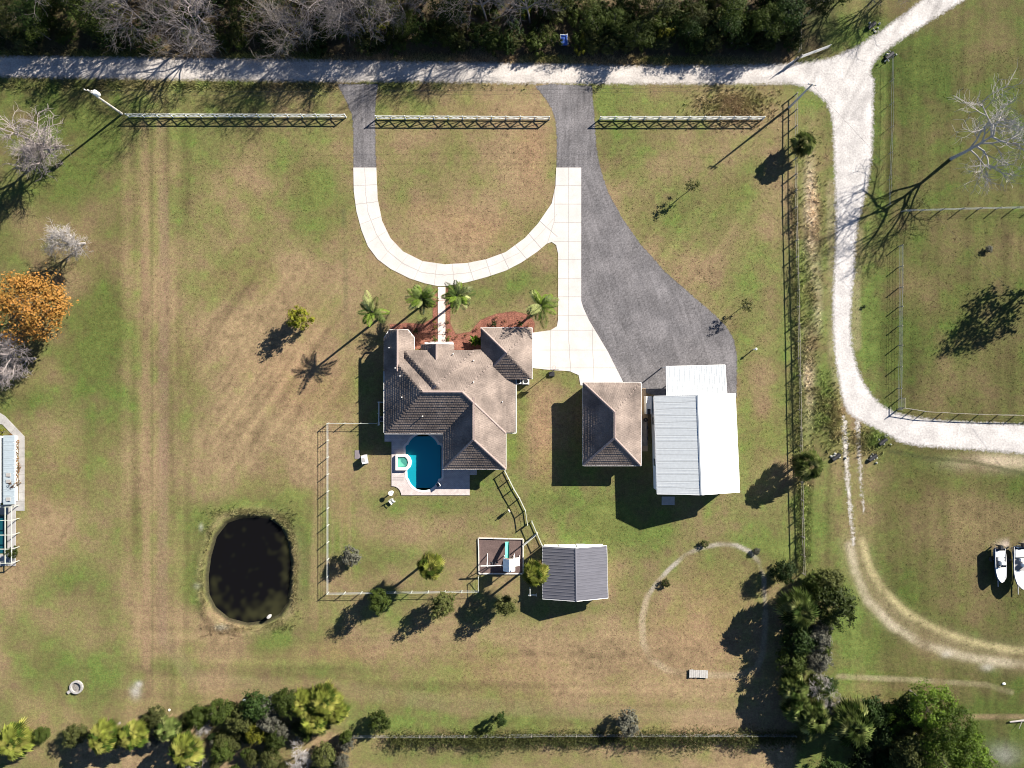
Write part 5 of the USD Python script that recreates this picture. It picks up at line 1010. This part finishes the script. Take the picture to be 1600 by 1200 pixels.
# old well ring
wr = thing('fire_ring', 'round concrete ring filled with ashes on the lower left lawn', 'fire ring', (*W2(120.5, 1073), 0))
for k in range(14):
    a0, a1 = k * 2 * math.pi / 14 + .02, (k + 1) * 2 * math.pi / 14 - .02
    V = [(r_ * math.cos(a), r_ * math.sin(a), z) for z in (0, .3) for r_ in (.66, .9) for a in (a0, a1)]
    MB().add(V, [[4, 5, 7, 6], [0, 4, 6, 2], [1, 3, 7, 5], [0, 1, 5, 4], [2, 6, 7, 3]]).build('block', old_concrete, wr)
MB().tm(trimesh.creation.cylinder(.65, .1, 20)).build('ash_bed', M('ashes', (.16, .15, .14), .95, .5, 6, .4, 20), wr)
MB().box((-1.0, -.65, .12), (.5, .4, .22), .6).build('loose_block', old_concrete, wr)
# plank bridge on the loop
br = thing('plank_bridge', 'small bleached plank bridge lying on the lower curve of the sandy loop', 'bridge', (*W2(1091, 1052), 0), -.03)
rr = np.random.RandomState(4)
for k in range(9): MB().box((-1.15 + k * .285, rr.randn() * .02, .20 + rr.rand() * .03), (.26, 1.05 + rr.randn() * .05, .045)).build('plank', M('bleached_wood', (.33, .32, .30), .85, .18, 3) if k == 0 else '/World/Looks/bleached_wood', br)
for y in (-.42, .42): MB().box((0, y, .09), (2.6, .1, .17)).build('beam', dark_wood, br)
# culvert heads
def culvert(px, py, label, seed):
    t = thing('culvert_head', label, 'culvert', (*W2(px, py), 0)); rg_ = np.random.RandomState(seed)
    MB().tube([(-.6, -.5, .1), (.4, .3, .12)], .28, 12, False).build('pipe', black, t)
    for k in range(9):
        m = trimesh.creation.icosphere(1, 1.0); m.vertices *= rg_.uniform(.08, .19, 3); m.vertices += rg_.randn(*m.vertices.shape) * .02; m.apply_translation((rg_.randn() * .5, rg_.randn() * .4, .08)); MB().tm(m).build('rock', M('pale_rock', (.33, .33, .29), .9, .2, 4) if 'r0' not in globals() else '/World/Looks/pale_rock', t); globals()['r0'] = 1
for i_, (x, y, l) in enumerate(((1390, 87, 'pale rocks around a pipe end at the inner corner of the road fork'), (1362, 40, 'pale rocks around a pipe end above the road leading off'), (1380, 689, 'pale rocks around a pipe end where the shell road bends'), (1364, 714, 'pale rocks around a pipe end right of the two wheel ruts'), (1307, 713, 'dark pipe end left of the two wheel ruts'))): culvert(x, y, l, i_)
# bits lying about
for x, y, w_, d_, l in ((382, 1094, .45, .4, 'white scrap on the upper rim of the lower left thicket'), (1568, 1068, .55, .35, 'white slab in the far lower right grass'), (265, 1109, .3, .35, 'pale stone at the lower lawn edge above the thicket'), (413, 965, .0, 0, '')):
    if w_: tag(MB().tm(trimesh.creation.icosphere(1, 1.0).apply_scale((w_ / 2, d_ / 2, .12)).apply_translation((*W2(x, y), .08))).build('pale_stone', white), l, 'stone')
bu = thing('pond_barrel', 'pale round barrel with a dark shadow at the lower pond edge', 'barrel', (*W2(422, 962), -.12))
MB().lathe([(.0, 0), (.2, 0), (.24, .3), (.24, .6), (.2, .9), (.0, .92)], 12).build('drum', old_concrete, bu); MB().lathe([(.245, .28), (.26, .30), (.245, .32)], 12).build('hoop', darkmetal, bu)
bb = thing('bird_bath', 'white pedestal bird bath by the rounded corner of the pool deck', 'bird bath', (*W2(612.5, 769), 0))
MB().lathe([(.2, 0), (.22, .06), (.10, .15), (.08, .75), (.12, .85)], 12).build('pedestal', white, bb); MB().lathe([(.06, .84), (.30, .92), (.34, 1.0), (.30, 1.0), (.05, .93)], 14).build('bowl', white, bb)
gc = thing('garden_chair', 'cream slatted garden chair on the grass below the bird bath', 'chair', (*W2(613.5, 783), 0), .7)
for k in range(5): MB().box((-.24 + k * .12, 0, .38), (.1, .5, .03)).build('seat_slat', offwhite, gc)
for k in range(5): MB().bar((-.24 + k * .12, .24, .38), (-.24 + k * .12, .42, .95), .09, .03).build('back_slat', offwhite, gc)
for x in (-.28, .28):
    for y in (-.22, .25): MB().bar((x, y, 0), (x, y, .55), .06, .06).build('leg', offwhite, gc)
    MB().box((x, 0, .57), (.11, .62, .03)).build('armrest', offwhite, gc)
# blue trailer cart in the woods
ct = thing('cart', 'small blue cart with pale side rails in the shade of the woods', 'cart', (*W2(881, 66), 0), .05)
MB().box((0, 0, .55), (.9, 1.3, .12)).build('bed', M('blue_paint', (.04, .10, .38), .45, .1), ct)
for x in (-.48, .48): MB().bar((x, -.7, .8), (x, .75, .8), .05, .08).build('side_rail', white, ct); MB().tm(trimesh.creation.cylinder(.28, .16, 14, transform=trimesh.transformations.translation_matrix((x * 1.05, -.1, .28)) @ trimesh.transformations.rotation_matrix(math.pi / 2, [0, 1, 0]))).build('wheel', rubber, ct)
MB().bar((-.45, .68, .8), (.45, .68, .8), .05, .08).build('front_rail', white, ct); MB().bar((0, .7, .5), (0, 1.5, .4), .06, .06).build('drawbar', darkmetal, ct)
# fallen log at the right edge
lg = MB(); lg.tube([W(1576, 1127) + (0, 0, .2), W(1600, 1124) + (0, 0, .25), W(1640, 1121) + (0, 0, .3)], [.1, .14, .17], 7); lg.tube([W(1596, 1124) + (0, 0, .2), W(1588, 1136) + (0, 0, .5)], [.06, .03], 5)
tag(lg.build('fallen_log', dead_bark), 'fallen pale log at the right picture edge below the field', 'log')

# ------------------------------------------------------------------ boats on trailers
def boat(px, py, L, Bm, label, zdeck, deckmat, rz):
    t = thing('motorboat', label, 'boat', (*W2(px, py, zdeck), 0), rz); n = 12
    u = np.linspace(0, 1, n); half = Bm / 2 * np.where(u < .5, .92 + .08 * u * 2, np.sqrt(np.clip(1 - ((u - .5) / .5) ** 2.2, 0, 1))); half = np.maximum(half, .03); y = L * (.5 - u); sheer = zdeck + .18 * np.clip(u - .5, 0, 1) ** 1.5 * 2
    V = []
    for k in range(n): V += [(-half[k], y[k], sheer[k]), (-half[k] * .86, y[k], sheer[k] - .45), (0, y[k], sheer[k] - .85 + .35 * max(u[k] - .7, 0)), (half[k] * .86, y[k], sheer[k] - .45), (half[k], y[k], sheer[k])]
    mb = MB().add(V, [[k * 5 + j, k * 5 + j + 1, k * 5 + j + 6, k * 5 + j + 5] for k in range(n - 1) for j in range(4)] + [[0, 1, 3, 4]]); mb.build('hull', navy, t)
    def deckpoly(u0, u1, f, drop, name, mat):
        uu = np.linspace(u0, u1, 9); hh = np.interp(uu, u, half) * f; yy = L * (.5 - uu); zz = np.interp(uu, u, sheer) - drop; v = [(s_ * h_, y_, z_) for h_, y_, z_ in zip(hh, yy, zz) for s_ in (-1, 1)]
        MB().add(v, [[2 * k, 2 * k + 1, 2 * k + 3, 2 * k + 2] for k in range(8)]).build(name, mat, t)
    deckpoly(.55, .985, .97, -.015, 'foredeck', deckmat); deckpoly(.06, .24, .86, -.01, 'aft_deck', deckmat); deckpoly(.22, .56, .9, .30, 'cockpit_floor', old_concrete)
    for s_ in (-1, 1):
        uu = np.linspace(0, .97, 10); MB().tube([(s_ * np.interp(x, u, half), L * (.5 - x), np.interp(x, u, sheer) + .02) for x in uu], .045, 5).build('gunwale', white, t)
    MB().box((.12, L * .08, zdeck + .05), (.55, .5, .75)).build('console', white, t); MB().box((.12, L * .045, zdeck + .5), (.5, .05, .3)).build('windscreen', glass, t)
    MB().box((0, L * .2, zdeck - .05), (.8, .4, .45)).build('seat', white, t)
    o = MB().box((0, L * .5 + .25, zdeck + .12), (.36, .5, .55)).build('outboard_motor', black, t); MB().bar((0, L * .5 + .3, zdeck - .1), (0, L * .5 + .35, zdeck - .85), .12, .2).build('lower_leg', black, o)
    tl = thing('boat_trailer', label.replace('motorboat', 'trailer carrying the motorboat').split(' parked')[0] + ' parked in the pasture', 'trailer', (*W2(px, py, zdeck), 0), rz)
    for x in (-.6, .6): MB().bar((x * Bm / 2, L * .45, .42), (x * .25, -L * .38, .42), .07, .1).build('frame_rail', galv, tl)
    MB().bar((0, -L * .36, .42), (0, -L * .66, .42), .08, .1).build('tongue', galv, tl); MB().bar((-Bm * .45, L * .15, .35), (Bm * .45, L * .15, .35), .08, .08).build('axle', galv, tl)
    for x in (-1, 1): MB().tm(trimesh.creation.cylinder(.3, .2, 16, transform=trimesh.transformations.translation_matrix((x * Bm * .52, L * .15, .3)) @ trimesh.transformations.rotation_matrix(math.pi / 2, [0, 1, 0]))).build('wheel', rubber, tl)
boat(1564, 884, 4.6, 1.45, 'narrow white-decked motorboat with dark hull parked in the right pasture', 1.15, white, .04)
boat(1599, 888, 5.8, 2.5, 'wide white motorboat cut by the right picture edge parked beside the narrow one', 1.5, barn_white, .02)

# ------------------------------------------------------------------ neighbour at the left edge
nb = thing('neighbour_house', 'white metal-roofed house cut by the left picture edge', 'house')
nz_ = 1.7
blue_roof = M('pale_blue_roof', (.22, .26, .29), .45, .08)
rx0, rx1 = W2(5, 0, 2.0)[0], W2(23, 0, nz_)[0]; ya, yb = W2(0, 680, nz_)[1], W2(0, 788, nz_)[1]
for k in range(9):
    y0_, y1_ = ya + (yb - ya) * (k / 9 + .001), ya + (yb - ya) * ((k + 1) / 9 - .001)
    panel(nb, (rx1, y0_, nz_), (rx1, y1_, nz_), (rx0, y1_, nz_ + .3), (rx0, y0_, nz_ + .3), blue_roof, 2, .02)
    panel(nb, (rx0 - 9, y0_, nz_ + .2), (rx0 - 9, y1_, nz_ + .2), (rx0 - .02, y1_, nz_ + .8), (rx0 - .02, y0_, nz_ + .8), blue_roof, 2, .02)
MB().prism(sbox(rx0 - 8.7, yb + .2, rx1 - .80, ya - .2), 0, nz_ - .06).build('wall', white, nb)
MB().bar((rx1, ya, nz_ - .1), (rx1, yb, nz_ - .1), .1, .16).build('gutter', white, nb)
for y in (752, 780, 742): MB().box((*W2(13, y, 1.95), 1.95), (.55, .45, .12)).build('roof_vent', old_concrete, nb)
cg = thing('pool_cage', 'screened pool enclosure of pale bars below the white-roofed house', 'enclosure')
xc0, xc1 = W2(-90, 0)[0], W2(18, 0, 1.5)[0]
for y in (792, 813, 836, 858, 880):
    Y_ = W2(0, y, 1.5)[1]; MB().bar((xc0, Y_, 1.8), (xc1, Y_, 1.5), .08, .10).build('roof_bar', fence_grey, cg); MB().bar((xc1, Y_, 0), (xc1, Y_, 1.5), .08, .08).build('post', fence_grey, cg)
for xx_, zz_ in ((xc1, 1.5), (W2(8, 0, 1.55)[0], 1.55), (W2(-10, 0, 1.6)[0], 1.6)): MB().bar((xx_, W2(0, 790, 1.5)[1], zz_), (xx_, W2(0, 881, 1.5)[1], zz_), .08, .10).build('side_bar', fence_grey, cg)
tag(MB().prism(poly([(-90, 789), (25, 789), (25, 884), (-90, 884)]).difference(poly([(-80, 804), (12, 804), (12, 866), (-80, 866)])), -.1, .06).build('neighbour_deck', old_concrete), kind='structure')
tag(MB().prism(poly([(-80, 804), (12, 804), (12, 866), (-80, 866)]), -.3, -.05).build('neighbour_pool', M('dark_pool', (.006, .05, .065), .1, .05)), 'dark teal pool under the screened enclosure at the left edge', 'swimming pool')
pth = poly([(-60, 640), (0, 645), (8, 650), (38.5, 682), (38.5, 798), (22, 798), (22, 782), (29.5, 782), (29.5, 690), (4, 663), (-60, 655)])
jn = unary_union([LineString([W2(20, y), W2(45, y)]).buffer(.015) for y in range(700, 798, 14)] + [LineString([W2(15, 645), W2(0, 675)]).buffer(.015), LineString([W2(30, 660), W2(14, 682)]).buffer(.015)])
pw2 = thing('garden_path', None, None); tag(pw2, kind='structure')
for s_ in pth.difference(jn).geoms:
    if s_.area > .1: MB().prism(s_, -.05, .05).build('slab', old_concrete, pw2)
for k in range(8): place(tiny['brownleaf'], 'path_shrub', 'rust-brown shrub in the row between the white house and its path', 'shrub', at_top(25.5, 693 + k * 7.6, .5), k, (.62, .8, .8), 'rust-brown shrubs in the row by the white house')
pt = place(tiny['brownleaf'], 'red_shrub', 'larger red-orange shrub at the end of the rust-brown row', 'shrub', at_top(21, 757, 1.6), 1, (1.1, 1.1, 2.4))
place(tiny['yellow'], 'corner_shrub', 'yellow-green shrub at the upper end of the white house', 'shrub', at_top(3, 674, .6), 1, 1.2)
place(tiny['brownleaf'], 'corner_shrub', 'small brown shrub at the upper house corner inside the path', 'shrub', at_top(17, 683, .5), 1, .8)
place(sm_['oak'], 'corner_shrub', 'green bush at the lower corner of the pool enclosure', 'shrub', at_top(21, 862, .8), 1, .55)

# ------------------------------------------------------------------ the person on the lawn
def figure(h, label, px, py, rz):
    t = thing('person', label, 'person', (*W2(px, py), 0), rz); k = h / 1.75
    def hull(parts, refine=.04):
        body = None
        for a, ra, b, rb in parts:
            s1 = manifold3d.Manifold.sphere(ra * k, 16).translate([x * k for x in a]); s2 = manifold3d.Manifold.sphere(rb * k, 16).translate([x * k for x in b]); m_ = manifold3d.Manifold.batch_hull([s1, s2]); body = m_ if body is None else body + m_
        me = body.refine_to_length(refine * k).to_mesh(); tm_ = trimesh.Trimesh(me.vert_properties[:, :3], me.tri_verts, process=True); trimesh.smoothing.filter_taubin(tm_, iterations=6); return MB().tm(tm_)
    skin = M('skin', (.45, .27, .19), .6, .05)
    body = [((-.09, 0, .93), .095, (-.10, .01, .50), .065), ((-.10, .01, .50), .062, (-.10, -.01, .09), .042), ((-.10, -.02, .05), .045, (-.11, .15, .035), .032), ((.09, 0, .93), .095, (.11, .01, .50), .065), ((.11, .01, .50), .062, (.12, -.02, .09), .042), ((.12, -.03, .05), .045, (.13, .14, .035), .032),
        ((-.08, 0, .95), .11, (-.10, 0, 1.34), .115), ((.08, 0, .95), .11, (.10, 0, 1.34), .115), ((-.17, 0, 1.40), .06, (-.23, .0, 1.12), .045), ((-.23, 0, 1.12), .042, (-.22, .10, .88), .03), ((.17, 0, 1.40), .06, (.23, 0, 1.12), .045), ((.23, 0, 1.12), .042, (.22, .10, .88), .03),
        ((0, 0, 1.38), .065, (0, .01, 1.54), .052), ((0, .0, 1.66), .085, (0, .03, 1.60), .075), ((0, .11, 1.63), .014, (0, .095, 1.66), .01), ((-.085, .0, 1.63), .018, (-.088, .0, 1.66), .018), ((.085, 0, 1.63), .018, (.088, 0, 1.66), .018)]
    for s_ in (-1, 1):
        body.append(((s_ * .22, .11, .86), .032, (s_ * .215, .14, .80), .034))
        for j in range(4): x = s_ * (.19 + j * .018); body += [((x, .14, .79), .010, (x, .165, .75), .009), ((x, .165, .75), .009, (x, .16, .715 + .006 * abs(j - 1.5)), .008)]
        body.append(((s_ * .19, .15, .83), .011, (s_ * .175, .185, .785), .009))
    hull(body, .03).build('body', skin, t, True)
    hull([((-.08, 0, .96), .122, (-.10, 0, 1.36), .127), ((.08, 0, .96), .122, (.10, 0, 1.36), .127), ((-.17, 0, 1.405), .073, (-.215, 0, 1.20), .062), ((.17, 0, 1.405), .073, (.215, 0, 1.20), .062)]).build('shirt', M('pale_cloth', (.68, .60, .58), .9, .05), t, True)
    hull([((-.09, 0, .94), .112, (-.10, .01, .55), .085), ((.09, 0, .94), .112, (.11, .01, .55), .085)]).build('shorts', M('sand_cloth', (.55, .48, .40), .9, .05), t, True)
    hull([((0, -.02, 1.69), .09, (0, -.04, 1.62), .08)]).build('hair', M('hair_brown', (.12, .07, .04), .7, .1), t, True)
    for x in (-.03, .03): MB().tm(trimesh.creation.icosphere(1, .011 * k).apply_translation((x * k, .10 * k, 1.67 * k))).build('eye', black, t)
    MB().box((0, .103 * k, 1.585 * k), (.045 * k, .01 * k, .01 * k)).build('mouth', M('lips', (.35, .12, .10), .6, .05), t)
figure(1.36, 'person in pale clothes standing on the lawn beside the slanting fence', 795.5, 796.5, 2.2)
